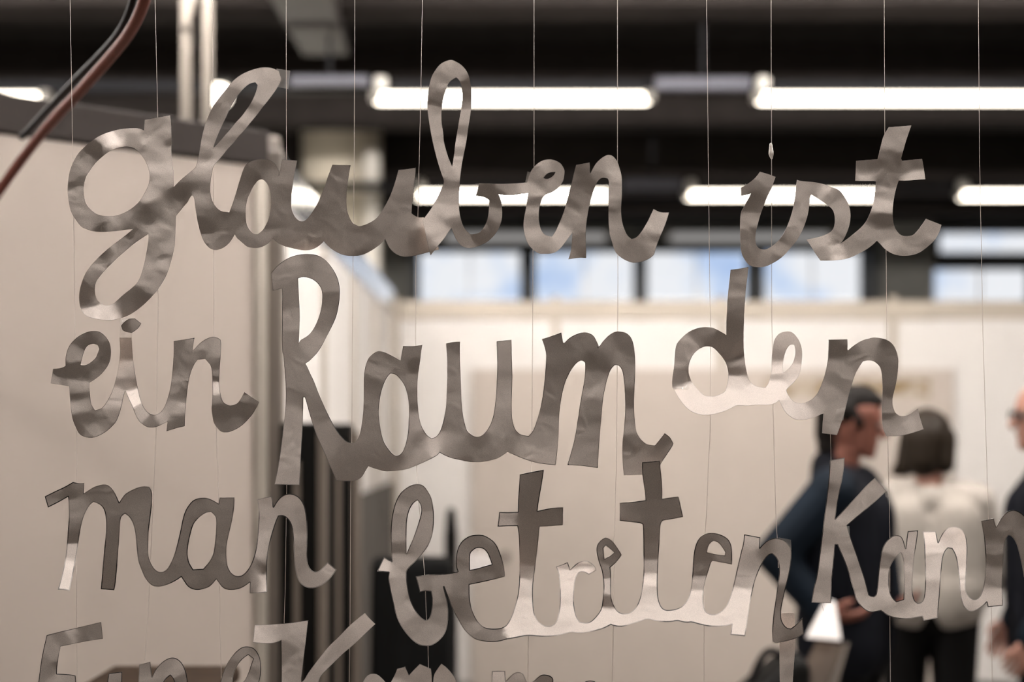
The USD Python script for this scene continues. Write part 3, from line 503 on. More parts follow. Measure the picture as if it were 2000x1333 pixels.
BET = (S(710,920,"190 800 225 825 263 843 258 750 252 620 255 500 270 390 300 280 350 195 430 137 500 122 545 130 580 160 625 235 640 290 655 390 655 480 645 580 625 650 595 710 540 785 490 840 440 885 400 930 400 980")
 + S(710,1020,"410 600 430 700 460 780 500 850 540 895 575 915 595 912 615 890 630 840 635 760 635 700 625 650 570 645 520 658 505 580 485 508 560 495 680 488 780 482 875 462 860 420 858 340 870 260 900 195 950 150 1000 125 1080 118 1130 127 1200 170 1240 220 1270 290 1295 370 1310 440 1317 510 1200 540 1100 562 985 585 985 620 985 700 1000 790 1020 850 1055 920 1110 975 1160 992 1220 995 1270 990 1320 970 1350 930 1380 870 1405 790 1425 720 1440 650 1450 500 1450 350 1447 200 1440 90 1430 40 1340 40")
 + S(960,890,"55 664 65 600 72 527 150 530 245 525 248 400 255 300 263 178 370 155 487 135 475 220 460 310 440 420 427 517 500 500 580 487 665 483 663 650 560 658 448 665 440 740 432 830 420 920 410 1020 400 1090")
 + S(960,1000,"395 600 385 700 385 800 390 900 400 960 430 1015 470 1050 520 1068 560 1062 600 1030 620 970 632 900 637 800 635 700 628 620 620 560 597 512 660 490 707 470 720 500 730 540 760 510 800 475 850 455 900 457 945 490 970 520 975 548 935 570 905 585 870 565 840 558 810 570 785 610 772 680 765 760 765 850 775 920 790 980 820 1025 860 1033 905 1033 950 1000 1000 940 1025 890 1035 800 1043 720 1040 640 1025 540 1000 480 985 420 973 350 985 300 1020 260 1060 240 1100 252 1140 290 1170 335 1211 400 1165 470 1105 520 1110 560 1112 640 1110 720 1112 800 1130 860 1160 915 1200 945 1250 950 1290 940 1330 905 1360 860 1385 790 1400 700 1412 600 1415 500 1413 350 1410 160 1405 120 1385 107 1300 98")
 + S(1180,880,"145 657 145 490 260 482 385 465 378 390 365 300 352 200 353 112 440 105 517 98 525 180 535 260 540 350 540 450 620 440 692 430 712 520 734 620 640 640 545 655 525 680 518 760 515 860 508 960 502 1060 497 1160")
 + S(1260,1010,"115 640 118 730 130 790 150 840 185 868 240 868 300 855 350 830 390 780 415 720 430 640 440 540 445 440 452 340 470 260 500 200 540 165 600 148 640 150 700 165 760 195 795 240 810 310 808 445 720 428 628 412 610 430 590 500 565 580 548 660 538 740 538 800 555 870 585 900 640 912 690 895 740 850 770 800 800 720 820 640 845 530 870 420 890 330 915 240 920 163 1000 178 1072 192 1065 290 1100 250 1150 210 1220 195 1290 212 1330 250 1360 300 1362 370 1352 470 1335 560 1310 650 1290 740 1270 830 1262 890 1265 950 1285 1000 1320 1035 1355 1040 1390 1015 1430 975 1465 937 1470 1000 1476 1090 1410 1130 1330 1155 1260 1168 1215 1180 1185 1160 1180 1080 1188 960 1200 860 1215 760 1230 650 1243 560 1248 480 1235 410 1210 370 1180 347 1150 355 1110 400 1070 470 1030 570 1010 640 990 730 975 820 960 920 945 1020 930 1110 860 1103 793 1097 800 1050 808 1000 760 1015 690 1022 600 1020 520 1005 430 978 400 985 350 980 300 965 240 978 160 978 90 968")
 + S(960,1000,"1450 997 1390 1020 1310 1045 1230 1068 1180 1070 1130 1060 1110 1052 1040 1088 960 1110 880 1128 800 1132 740 1120 680 1140 580 1160 460 1163 340 1150 240 1170 130 1190 80 1208 0 1215")
 + S(710,1020,"1110 1112 1040 1095 990 1060 930 1000 880 910 830 820 796 738 747 605 782 742 790 850 785 950 760 1040 710 1100 650 1145 600 1158 550 1155 500 1140 440 1090 380 1020 330 940 295 850 270 740 245 630 228 530 235 470 125 460"))
BET_H = [S(710,920,"500 275 530 310 540 375 525 440 500 520 465 620 430 700 400 770 398 650 400 500 410 420 430 355 460 305"),
 S(710,1020,"988 300 1010 270 1045 245 1080 240 1120 252 1150 285 1170 330 1192 395 1130 412 1060 433 990 447"),
 S(960,1000,"1040 340 1063 315 1100 345 1138 380 1105 412 1065 430 1052 440 1045 400"),
 S(1260,1010,"575 330 585 280 605 245 635 225 685 240 720 290 745 330 738 360 660 350")]
word("betreten", "long cut-paper word betreten with two cross-like t letters and white shining base",
 [(BET, BET_H, -30.0)], [[[(885,0),(885,1115),(866,1147),(875,1175),(880,1400)], [(968,0),(968,1035),(987,1060),(987,1400)], [(1101,0),(1101,1040),(1075,1080),(1069,1400)], [(1160,0),(1160,1075),(1167,1110),(1158,1150),(1150,1230),(1150,1400)], [(1205,0),(1205,1025),(1220,1050),(1220,1400)], [(1340,0),(1340,1030),(1310,1100),(1305,1400)], [(1440,0),(1440,1110),(1400,1180),(1400,1400)]]], ["betreten"],
 "752 1105 175 779 1101 145 779 1067 110 779 1050 130 779 1014 125 804 962 105 834 983 110 836 1014 125 830 1054 125 777 1151 135 783 1188 135 815 1234 120 836 1230 130 857 1198 115 857 1146 110 909 1072 95 951 1114 95 899 1146 105 905 1188 95 941 1238 105 972 1240 115 1034 953 85 1034 1005 85 985 1016 130 1086 1010 82 1031 1047 95 1031 1090 105 1029 1115 150 1027 1147 190 1019 1200 215 1002 1231 215 1054 1235 205 1103 1126 225 1105 1189 215 1138 1105 228 1107 1223 225 1149 1227 215 1172 1074 110 1197 1095 105 1183 1118 135 1186 1143 175 1187 1176 125 1187 1200 200 1174 1218 225 1212 1212 200 1274 922 75 1274 964 80 1232 1000 100 1310 993 82 1272 1037 100 1272 1080 115 1272 1107 165 1270 1132 225 1268 1151 180 1273 1168 190 1273 1195 215 1312 1205 235 1369 1073 90 1424 1083 105 1365 1111 115 1363 1140 165 1361 1170 215 1365 1205 235 1407 1216 235 1470 1058 150 1459 1094 140 1453 1136 160 1445 1167 200 1443 1209 230 1495 1069 105 1529 1073 120 1533 1115 120 1527 1157 100 1518 1209 105 1533 1241 105 1560 1230 115", pen=.85)

KANN = (S(1570,880,"243 92 310 80 380 68 375 150 360 260 335 380 310 520 292 640 330 600 400 520 480 440 560 350 620 290 660 258 710 310 770 380 680 465 600 535 510 610 405 700 420 760 450 850 490 960 530 1080 570 1200")
 + S(1650,980,"225 868 245 880 270 885 290 870 300 820 308 720 318 610 330 520 345 450 370 390 410 345 450 318 490 312 525 325 545 360 555 395 566 437 575 350 585 278 682 268 675 340 660 430 645 530 638 620 630 740 628 820 635 880 650 925 680 947 710 940 730 915 742 860 748 760 748 650 742 530 740 420 735 340 722 280 790 280 848 275 855 320 868 382 880 350 905 300 940 255 975 235 1030 233 1070 245 1105 275 1130 330 1140 400 1140 490 1135 600 1125 720 1120 790 1130 840 1155 885 1190 910 1225 910 1260 880 1285 810 1300 730 1307 640 1310 520 1300 380 1285 270 1267 180 1330 170 1387 157 1395 205 1410 238 1440 180 1480 120 1530 85 1580 78 1630 100 1666 130 1720 190 1750 260 1765 400 1765 600 1760 800 1770 880 1800 915 1840 900 1900 840 1945 880 1880 980 1800 1030 1720 1010 1690 950 1680 800 1660 660 1640 560 1610 430 1580 360 1545 320 1520 315 1495 350 1480 430 1475 530 1470 650 1465 780 1468 880 1470 970 1400 977 1330 983 1320 938 1290 970 1240 1005 1190 1025 1150 1020 1110 990 1085 930 1070 850 1065 750 1055 650 1040 540 1020 480 995 440 960 435 930 465 910 530 900 620 892 720 885 830 875 950 863 1085 800 1097 733 1110 720 1070 650 1085 590 1095 520 1093 440 1080 385 1055 335 1018 300 1025 250 1035 200 1020 150 980 100 910 90 850 60 760 30 650")
 + S(1570,880,"380 1040 350 970 320 900 313 880 293 880 285 970 275 1080 262 1200") + S(1450,1133,"1165 0 1153 305 1030 303 900 298 920 130",Q) + S(1570,880,"120 1180 150 950 170 780 190 620 210 460 230 280"))
KANN_H = [S(1650,980,"520 480 535 510 545 560 550 660 550 780 545 910 515 920 480 930 450 905 420 850 412 780 412 690 418 620 440 570 480 515")]
word("Kann", "cut-paper word Kann with straight-armed capital K, at the right end of the third line",
 [(KANN, KANN_H, 0.0)], [[[(1738,0),(1738,1000),(1705,1100),(1705,1165),(1720,1194),(1720,1400)], [(1797,0),(1797,1400)], [(1903,0),(1903,1150),(1915,1200),(1915,1400)]]], ["Kann"],
 "1633 911 150 1625 974 135 1618 1048 135 1608 1090 145 1604 1132 130 1696 968 150 1664 1006 145 1658 1090 130 1679 1142 140 1744 1064 145 1730 1098 115 1725 1123 150 1723 1169 150 1776 1053 160 1774 1127 160 1767 1194 150 1740 1186 140 1818 1053 205 1822 1106 185 1822 1169 165 1860 1049 180 1879 1095 190 1880 1137 230 1883 1169 180 1902 1186 165 1933 1039 85 1944 1085 95 1942 1127 115 1944 1169 160 1977 1022 95 2010 1050 95 2015 1160 100", pen=.8)

E_L = S(60,1133,"208 722 400 672 575 633 750 590 918 550 930 660 940 770 740 800 590 830 390 872 365 1000 345 1110 340 1225 450 1230 540 1237 583 1250 590 1333 600 1450 330 1470 320 1700 620 1660 640 1850 120 1900 85 1500 100 1333 115 1220 130 1090 160 930 180 840", Q)
INE = (S(60,1133,"1015 1220 1190 1198 1188 1333 1180 1600 1230 1740 1290 1600 1400 1400 1405 1250 1412 1108 1558 1068 1578 1265",Q)
 + S(280,1133,"150 1180 200 1115 260 1060 330 1020 405 1012 480 1055 530 1130 560 1220 580 1333 590 1600 640 1740 720 1720 850 1600 985 1400 1000 1333 1030 1230 1070 1130 1120 1040 1200 940 1290 870 1390 870 1450 900 1500 970 1530 1060 1535 1190 1525 1260 1508 1333 1450 1480 1300 1560 1160 1600 1200 1750 1330 1800 1500 1700 1600 1800 1400 1950 1180 1940 1040 1800 1010 1600 820 1880 640 1930 480 1850 420 1600 403 1333 385 1285 350 1245 300 1285 265 1333 180 1560 80 1900 -60 1900 -60 1700",Q)
 + S(60,1133,"1290 1900 1120 1900 1020 1800 990 1500 995 1333",Q))
INE_H = [S(280,1133,"1160 1333 1170 1240 1210 1140 1280 1040 1365 980 1430 1030 1400 1110 1380 1180 1345 1260 1310 1330 1160 1420",Q)]
word("Eine", "cut-paper word with a big angular first letter at the lower left edge",
 [(E_L, [], 0.0), (INE, INE_H, 0.0)], [[], [[(255,0),(255,2000)], [(400,0),(400,2000)]]], ["E", "ine"],
 "165 1238 88 135 1238 138 124 1247 100 102 1268 115 94 1306 90 120 1326 120 223 1325 110 283 1315 105 330 1300 95 470 1280 105 445 1310 100 300 1400 105", pen=.7)

KOMM = (S(490,1133,"50 590 200 588 400 575 560 560 748 527 730 660 715 800 695 950 680 1100 665 1230 655 1300 660 1330 690 1310 740 1220 820 1110 920 980 1030 850 1150 740 1270 610 1360 530 1485 432 1530 490 1620 577 1500 690 1400 790 1300 880 1200 960 1100 1060 1000 1160 905 1260 885 1333 860 1420 900 1560 1020 1640 1180 1600 1330 1500 1440 1400",Q)
 + S(660,1133,"325 1333 360 1270 400 1235 450 1222 510 1230 560 1270 620 1333 660 1400 690 1333 740 1240 770 1160 875 1132 900 1190 925 1243 980 1180 1065 1097 1120 1120 1212 1160 1220 1230 1224 1333 1238 1333 1245 1250 1280 1180 1345 1095 1400 1130 1460 1190 1520 1270 1545 1333 1560 1600 1620 1700 1560 1800 1440 1700 1400 1500 1360 1420 1300 1480 1280 1750 1140 1750 1120 1480 1060 1430 1000 1500 940 1750 800 1750 700 1640 560 1780 420 1750 300 1650 100 1740 -200 1800",Q)
 + S(490,1133,"800 1780 700 1600 660 1500 640 1750 390 1750 400 1333 398 1000 395 790 330 820 250 832 130 828 25 817",Q))
word("Komm", "cut-paper word with a flag-topped capital K at the bottom edge, below Raum",
 [(KOMM, [], 0.0)], [[[(742,0),(742,1235),(692,1333),(692,2000)], [(762,0),(762,2000)]]], ["Kom"],
 "520 1238 165 572 1238 135 556 1275 105 580 1298 130 700 1223 140 640 1283 135 600 1325 130 725 1330 120 790 1320 118 840 1320 118 880 1320 115", pen=.4)

MF = (S(900,1133,"398 1333 405 1190 490 1185 578 1188 585 1320 640 1260 690 1215 740 1200 800 1212 825 1245 860 1333 900 1360 935 1333 980 1290 1040 1240 1090 1233 1150 1245 1190 1270 1205 1300 1203 1333 1200 1600 1250 1700 1400 1600 1560 1450 1610 1333 1640 1318 1690 1312 1740 1320 1765 1345 1780 1450 1700 1560 1600 1600 1640 1720 1800 1650 1850 1750 1700 1860 1540 1850 1500 1680 1350 1850 1180 1850 1080 1700 1070 1450 1000 1500 960 1750 820 1750 800 1450 720 1420 620 1550 580 1800 400 1800",Q))
word("mm", "cut-paper word fragment with a black-outlined first stem at the bottom edge, below betreten",
 [(MF, [], 0.0)], [[[(1080,0),(1080,2000)]]], ["me"],
 "965 1325 155 1010 1325 120 1065 1327 105 1150 1350 105", pen=1.0)

LST = S(1450,1133,"500 434 678 430 684 560 695 770 672 1100 655 1333 640 1700 700 1790 790 1760 830 1850 700 1950 540 1900 490 1700 487 1333 480 830",Q)
word("l", "single tall paper stem hanging behind the last n of betreten at the bottom edge",
 [(LST, [], 6.0)], [[]], ["l"], "1540 1215 125 1540 1265 125 1540 1310 140", pen=.2)
# ---------------------------------------------------------------- the hanging paper words
PX = LY / F                                   # metres per photo pixel on the letter plane
def tilt_of(L, py):
    """Lean of the sheet (degrees) at which the ceiling lamps give the paper the tone L (0-255) of the photo's creased facets."""
    c = np.asarray(L) / 255.0; lin = np.where(c < .04, c / 12.9, ((c + .055) / 1.055) ** 2.4)
    h = LZ - (CAMZ + (HZ - py) * PX); dist = np.hypot(h, LY - KEYY)
    a = np.degrees(np.arcsin(np.clip((lin - AMB) / KTONE * dist / 1.6, -.08, .75)))
    return np.clip(a - np.degrees(np.arctan2(LY - KEYY, h)), -16, 40)

def soften(ring):
    """Rounds the shallow corners of a traced ring (scissor-cut corners stay)."""
    p = np.array(ring, float)
    for _ in range(2):
        a, b = np.roll(p, 1, 0), np.roll(p, -1, 0)
        u, w = p - a, b - p
        lu, lw_ = np.linalg.norm(u, axis=1), np.linalg.norm(w, axis=1)
        cosn = (u * w).sum(1) / np.maximum(lu * lw_, 1e-9)
        out = []
        for i in range(len(p)):
            if cosn[i] > math.cos(math.radians(42)) and min(lu[i], lw_[i]) > 1.5:
                k = .25
                out += [p[i] - u[i] * k, p[i] + w[i] * k]
            else: out.append(p[i])
        p = np.array(out)
    return p

def resample(ring, step):
    r = np.vstack([ring, ring[:1]]); out = []
    for a, b in zip(r[:-1], r[1:]):
        n = max(1, int(round(np.linalg.norm(b - a) / step)))
        out.append(a + (b - a) * (np.arange(n) / n)[:, None])
    return np.vstack(out)

def mend(tri, lid):
    """Gives stray scraps that a cut leaves on the wrong letter to the letter they touch."""
    from scipy.sparse.csgraph import connected_components
    e = np.sort(np.vstack([tri[:, [0, 1]], tri[:, [1, 2]], tri[:, [2, 0]]]), 1); t = np.tile(np.arange(len(tri)), 3)
    k = e[:, 0].astype(np.int64) * (tri.max() + 1) + e[:, 1]; o = np.argsort(k, kind='stable'); k, t = k[o], t[o]
    p = np.nonzero(k[1:] == k[:-1])[0]; a, b = t[p], t[p + 1]
    same = lid[a] == lid[b]
    _, lab = connected_components(sp.coo_matrix((np.ones(same.sum()), (a[same], b[same])), (len(tri), len(tri))), False)
    size = np.bincount(lab)
    for L in range(lid.max() + 1):
        comps = np.unique(lab[lid == L])
        for c in comps:
            if size[c] < size[comps].max():
                to = np.r_[lid[b[(lab[a] == c) & ~same]], lid[a[(lab[b] == c) & ~same]]]
                if len(to): lid[lab == c] = np.bincount(to).argmax()
    return lid

THREADHIT = []                                # (px, py, depth) of all paper, for the threads behind it
def build_piece(outer, holes, z_off, cuts, letters, tones, pen, parent, seed, crk_at):
    poly = Polygon(soften(outer), [soften(h) for h in holes]).buffer(0)
    if poly.geom_type != 'Polygon': poly = max(poly.geoms, key=lambda g: g.area)
    edge = np.vstack([resample(np.array(r.coords)[:-1], 3.2) for r in [poly.exterior, *poly.interiors]])
    ins = poly.buffer(-2.8); rings = []
    for g in getattr(ins, 'geoms', [ins]):
        for r in [g.exterior, *g.interiors]: rings.append(resample(np.array(r.coords)[:-1], 3.6))
    x0, y0, x1, y1 = poly.bounds; s = 4.6
    gx, gy = np.meshgrid(np.arange(x0, x1, s), np.arange(y0, y1, s * .866)); gx[1::2] += s / 2
    gp = np.c_[gx.ravel(), gy.ravel()]
    core = poly.buffer(-5.2)
    gp = gp[shapely.contains_xy(core, gp[:, 0], gp[:, 1])]
    seam = []
    for c in cuts:
        for g in getattr(LineString(c).intersection(core), 'geoms', [LineString(c).intersection(core)]):
            if g.length > 0: seam += [g.interpolate(t).coords[0] for t in np.arange(0, g.length, 3.0)]
    seam = np.array(seam).reshape(-1, 2)
    if len(seam) and len(gp):
        gp = gp[cKDTree(seam).query(gp)[0] > 2.6]
    pts = np.vstack([edge, *rings, gp, seam])
    _, keep = np.unique(np.round(pts, 1), axis=0, return_index=True); keep = np.sort(keep)
    isedge = (keep < len(edge)); pts = pts[keep]
    tri = Delaunay(pts).simplices
    c = pts[tri].mean(1)
    tri = tri[shapely.contains_xy(poly, c[:, 0], c[:, 1])]
    e1, e2 = pts[tri[:, 1]] - pts[tri[:, 0]], pts[tri[:, 2]] - pts[tri[:, 0]]
    cr = e1[:, 0] * e2[:, 1] - e1[:, 1] * e2[:, 0]
    tri, cr = tri[abs(cr) > .05], cr[abs(cr) > .05]
    tri[cr < 0] = tri[cr < 0][:, ::-1]; cr = abs(cr); ar = cr / 2
    # desired slope of the sheet, from the facets between its creases
    cen = pts[tri].mean(1)
    tp = np.array(tones.split(), float).reshape(-1, 3)
    n1 = meshkit.noise(np.c_[cen / 17, np.full(len(cen), seed)], 3) - .5
    n2 = meshkit.noise(np.c_[cen / 17, np.full(len(cen), seed + 9.3)], 5) - .5
    n3 = meshkit.noise(np.c_[cen / 60, np.full(len(cen), seed)], 11) - .5
    n4 = meshkit.noise(np.c_[cen / 7, np.full(len(cen), seed + 3.1)], 13) - .5
    warp = cen + 9 * np.c_[n1, n2]
    k = min(6, len(tp))
    dd, ii = cKDTree(tp[:, :2]).query(warp, k=k)
    wgt = 1 / np.maximum(dd, 2.0) ** 8
    fp = np.random.default_rng(int(seed * 100) + 1).uniform((x0, y0), (x1, y1), (int((x1 - x0) * (y1 - y0) / 650), 2)); fv_ = np.random.default_rng(int(seed * 100) + 2).normal(0, 2.6, len(fp))
    fac = fv_[cKDTree(fp).query(warp + 5 * np.c_[n4, n1])[1]]
    soft = 1 / np.maximum(cKDTree(tp[:, :2]).query(cen, k=min(12, len(tp)))[0], 25.0) ** 1.5; si = cKDTree(tp[:, :2]).query(cen, k=min(12, len(tp)))[1]
    mean = (soft * tilt_of(tp[si, 2], cen[:, 1:2])).sum(1) / soft.sum(1)
    tilt = (wgt * tilt_of(tp[ii, 2], cen[:, 1:2])).sum(1) / wgt.sum(1) + crk_at(cen) * (3.0 * n1 + fac)
    tilt = mean + BOOST * (tilt - mean)
    gz = -np.tan(np.radians(tilt)); gxw = .10 * n2 + .10 * n3
    n, m = len(pts), len(tri)
    P0, P1, P2 = pts[tri[:, 0]], pts[tri[:, 1]], pts[tri[:, 2]]
    inv = 1 / cr
    bxs = np.c_[P1[:, 1] - P2[:, 1], P2[:, 1] - P0[:, 1], P0[:, 1] - P1[:, 1]] * inv[:, None]
    bys = np.c_[P2[:, 0] - P1[:, 0], P0[:, 0] - P2[:, 0], P1[:, 0] - P0[:, 0]] * inv[:, None]
    r_ = np.repeat(np.arange(m), 3); c_ = tri.ravel()
    wx, wy = np.sqrt(ar * .35), np.sqrt(ar)
    Gx = sp.csr_matrix(((bxs * wx[:, None]).ravel(), (r_, c_)), (m, n)); Gy = sp.csr_matrix(((bys * wy[:, None]).ravel(), (r_, c_)), (m, n))
    va = np.bincount(c_, np.repeat(ar / 3, 3), n)
    lam = sp.diags(np.sqrt(va) / 260.0)
    M = sp.vstack([Gx, Gy, lam]).tocsr(); rhs = np.r_[wx * gxw, wy * gz, np.zeros(n)]
    d = spl.spsolve((M.T @ M + 1e-9 * sp.eye(n)).tocsc(), M.T @ rhs)
    d = d + z_off
    THREADHIT.append(np.c_[pts, d])
    Y = LY + d * PX
    V = np.c_[(pts[:, 0] - CX) / F * Y, Y, CAMZ + (HZ - pts[:, 1]) / F * Y]
    fn = np.cross(V[tri[:, 1]] - V[tri[:, 0]], V[tri[:, 2]] - V[tri[:, 0]])
    if fn[:, 1].mean() > 0: tri = tri[:, ::-1]; fn = -fn
    N = np.zeros_like(V)
    for q in range(3): np.add.at(N, tri[:, q], fn)
    N /= np.maximum(np.linalg.norm(N, axis=1, keepdims=True), 1e-12)
    penv = np.where(isedge, 1.0, 0.0)
    # letters
    lid = np.zeros(len(tri), int)
    for ct in cuts:
        ct = np.array(ct, float); o = np.argsort(ct[:, 1], kind='stable')
        xs = np.interp(cen[:, 1], ct[o, 1] + np.arange(len(ct)) * 1e-6, ct[o, 0]); lid += (cen[:, 0] > xs).astype(int)
    lid = mend(tri, lid)
    if len(letters) != len(cuts) + 1: raise ValueError(letters)
    for li, ch in enumerate(letters):
        T = tri[lid == li]
        if not len(T): continue
        u, invi = np.unique(T, return_inverse=True); T2 = invi.reshape(-1, 3); nu = len(u)
        eds = np.vstack([T2[:, [0, 1]], T2[:, [1, 2]], T2[:, [2, 0]]])
        key = np.sort(eds, 1); _, first, cnt = np.unique(key[:, 0] * nu + key[:, 1], return_index=True, return_counts=True)
        be = eds[first[cnt == 1]]
        th = .0005
        fv, fnn = V[u], N[u]; bv = fv - fnn * th
        sv = np.vstack([fv[be[:, 0]], fv[be[:, 1]], bv[be[:, 0]], bv[be[:, 1]]]); nb = len(be); k0 = 2 * nu
        a = k0 + np.arange(nb); b, c2, d2 = a + nb, a + 2 * nb, a + 3 * nb
        en = np.cross(fv[be[:, 1]] - fv[be[:, 0]], fnn[be[:, 0]]); en /= np.maximum(np.linalg.norm(en, axis=1, keepdims=True), 1e-12)
        verts = np.vstack([fv, bv, sv]); nor = np.vstack([fnn, -fnn, en, en, en, en])
        faces = np.vstack([T2, T2[:, ::-1] + nu, np.c_[a, c2, b], np.c_[b, c2, d2]])
        path = numbered(str(parent.GetPath()), 'letter' if ch.isalpha() else 'dot')
        msh = UsdGeom.Mesh.Define(stage, path)
        msh.CreatePointsAttr(Vt.Vec3fArray.FromNumpy(verts.astype(np.float32)))
        msh.CreateFaceVertexCountsAttr(Vt.IntArray.FromNumpy(np.full(len(faces), 3, np.int32)))
        msh.CreateFaceVertexIndicesAttr(Vt.IntArray.FromNumpy(faces.astype(np.int32).ravel()))
        msh.CreateSubdivisionSchemeAttr('none')
        msh.CreateNormalsAttr(Vt.Vec3fArray.FromNumpy(nor.astype(np.float32))); msh.SetNormalsInterpolation('vertex')
        pv = np.r_[penv[u] * pen, penv[u] * 0, np.full(4 * nb, pen)]
        UsdGeom.PrimvarsAPI(msh).CreatePrimvar('pen', Sdf.ValueTypeNames.FloatArray, 'vertex').Set(Vt.FloatArray.FromNumpy(pv.astype(np.float32)))
        UsdShade.MaterialBindingAPI.Apply(msh.GetPrim()).Bind(UsdShade.Material.Get(stage, '/World/Looks/paper'))
        keys(msh.GetPrim(), 'dot over the letter i' if ch == '.' else f'cut-out {"capital " if ch.isupper() else ""}letter {ch}')

WP = {}
CRK = {'glauben': lambda c: np.interp(c[:, 0], [350, 400, 440, 560, 800, 860], [1.5, 1.3, .7, .25, .4, .9]), 'ein': lambda c: 1.2, 'man': lambda c: np.interp(c[:, 0], [150, 200], [.6, .15]), 'betreten': lambda c: np.interp(c[:, 1], [1040, 1150], [.25, .9]), 'Raum': lambda c: .4}
for wi, w in enumerate(WORDS):
    t = thing('cut_paper_word', w['label'], 'paper lettering')
    WP[w['text']] = t
    for pi, ((o, h, z), ct, ls) in enumerate(zip(w['pieces'], w['cuts'], w['letters'])):
        build_piece(o, h, z, ct, ls, w['tones'], w['pen'], t, wi * 3.7 + pi, CRK.get(w['text'], lambda c: .7))

# clear tape tabs on the words
HIT = np.vstack(THREADHIT); TREE = cKDTree(HIT[:, :2])
def tape(parent, pts, dz=-1.5, n=7, seed=0, label='clear sticky tape tab'):
    q = np.array(pts, float); g = np.linspace(0, 1, n)
    v = []
    for a in g:
        for b in g:
            p = (q[0] * (1 - a) + q[1] * a) * (1 - b) + (q[3] * (1 - a) + q[2] * a) * b
            near = TREE.query(p)[1]
            dd = HIT[near, 2] + dz + 2.0 * (meshkit.noise(np.array([a * 4, b * 4, seed]), 2) - .5)
            v.append(P(p[0], p[1], LY + dd * PX))
    f = []
    for i in range(n - 1):
        for j in range(n - 1):
            a0 = i * n + j; f += [(a0, a0 + 1, a0 + n), (a0 + 1, a0 + n + 1, a0 + n)]
    v = np.array(v); f = np.array(f); m_ = len(v)
    part(parent, 'tape_tab', trimesh.Trimesh(np.vstack([v, v + (0, .0003, 0)]), np.vstack([f, f[:, ::-1] + m_]), process=False), 'tape', True, label)
tape(WP['glauben'], [(540, 134), (567, 138), (563, 174), (541, 170)], 2, seed=1)
tape(WP['glauben'], [(823, 169), (846, 173), (844, 211), (818, 208)], 2, seed=2)
tape(WP['glauben'], [(1030, 335), (1042, 338), (1038, 358), (1026, 356)], 2, seed=3)
tape(WP['glauben'], [(1017, 378), (1036, 377), (1033, 397), (1016, 391)], 2, seed=4)
tape(WP['ein'], [(235, 620), (262, 622), (257, 661), (234, 660)], 2.2, seed=5)
tape(WP['den'], [(1315, 722), (1341, 725), (1345, 762), (1314, 758)], -1.6, seed=6)
tape(WP['den'], [(1634, 800), (1652, 796), (1647, 822), (1630, 820)], -1.6, seed=7)
tape(WP['Kann'], [(1640, 1030), (1659, 1028), (1660, 1048), (1642, 1050)], -1.6, seed=8)
tape(WP['betreten'], [(1520, 1050), (1545, 1055), (1546, 1075), (1530, 1070)], 2, seed=9)

# ---------------------------------------------------------------- threads
THREADS = [
 ([(137, 0), (142, 300), (149.5, 852), (150, 920), (149.5, 1200), (151, 1333)], 'thin thread at the far left, passing the bowl of the g'),
 ([(303, 0), (308, 230), (309, 600), (305, 850), (301.7, 920), (289.5, 1200), (283, 1290)], 'thin thread tied to the top of the g stem'),
 ([(415, 0), (417, 330), (418, 650), (423.6, 890), (426, 920), (430, 1240), (432, 1320)], 'thin thread passing behind the tall letter l'),
 ([(559, 0), (559.6, 310), (557, 500), (560, 950), (557, 1150), (555, 1215)], 'thin thread tied to the letter a of glauben and the letter R'),
 ([(693, 0), (692, 300), (689.5, 520), (687, 860), (685, 960), (683.6, 1215), (682, 1333)], 'thin thread passing between the two stems of the u of glauben'),
 ([(825, 0), (822, 180), (816, 430), (812, 520), (812, 680), (814, 915), (815, 945), (830, 1130), (833, 1211), (836, 1262), (837, 1310)], 'thin thread beside the b of glauben, running down to the b of betreten'),
 ([(1043, 0), (1043, 320), (1041, 490), (1040, 700), (1038, 900), (1034, 1150), (1032, 1240), (1031, 1333)], 'thin thread tied to the e of glauben'),
 ([(1206, 0), (1206, 320), (1207, 550), (1206, 650), (1204, 900), (1200, 1050), (1197, 1280), (1196, 1333)], 'thin thread tied to the last n of glauben'),
 ([(1380, 0), (1383, 270), (1386, 550), (1388, 640), (1387, 850), (1384, 900), (1380, 1000), (1376, 1060), (1375, 1230), (1375, 1333)], 'thin thread between glauben and ist, tied to the d of den'),
 ([(1506, 0), (1507, 350), (1507, 600), (1508, 650), (1510, 800), (1515, 1000), (1518, 1052), (1520, 1110)], 'thin thread with a glob of glue, tied to the i of ist'),
 ([(1622, 846), (1623, 900)], 'short thread between the n of den and the capital K of Kann'),
 ([(1727, 0), (1728, 260), (1731, 520), (1732, 660), (1734, 860), (1736, 950), (1738, 1050), (1738, 1210), (1739, 1333)], 'thin thread tied to the top of the t of ist'),
 ([(1911, 0), (1913, 300), (1920, 660), (1930, 1000), (1936, 1190), (1938, 1333)], 'thin thread at the far right, beside the words ist and den'),
 ([(1606, 1176), (1606, 1186), (1608, 1190)], 'loose thread end hanging below the foot of the capital K of Kann'),
]
TOPZ = HH - .005
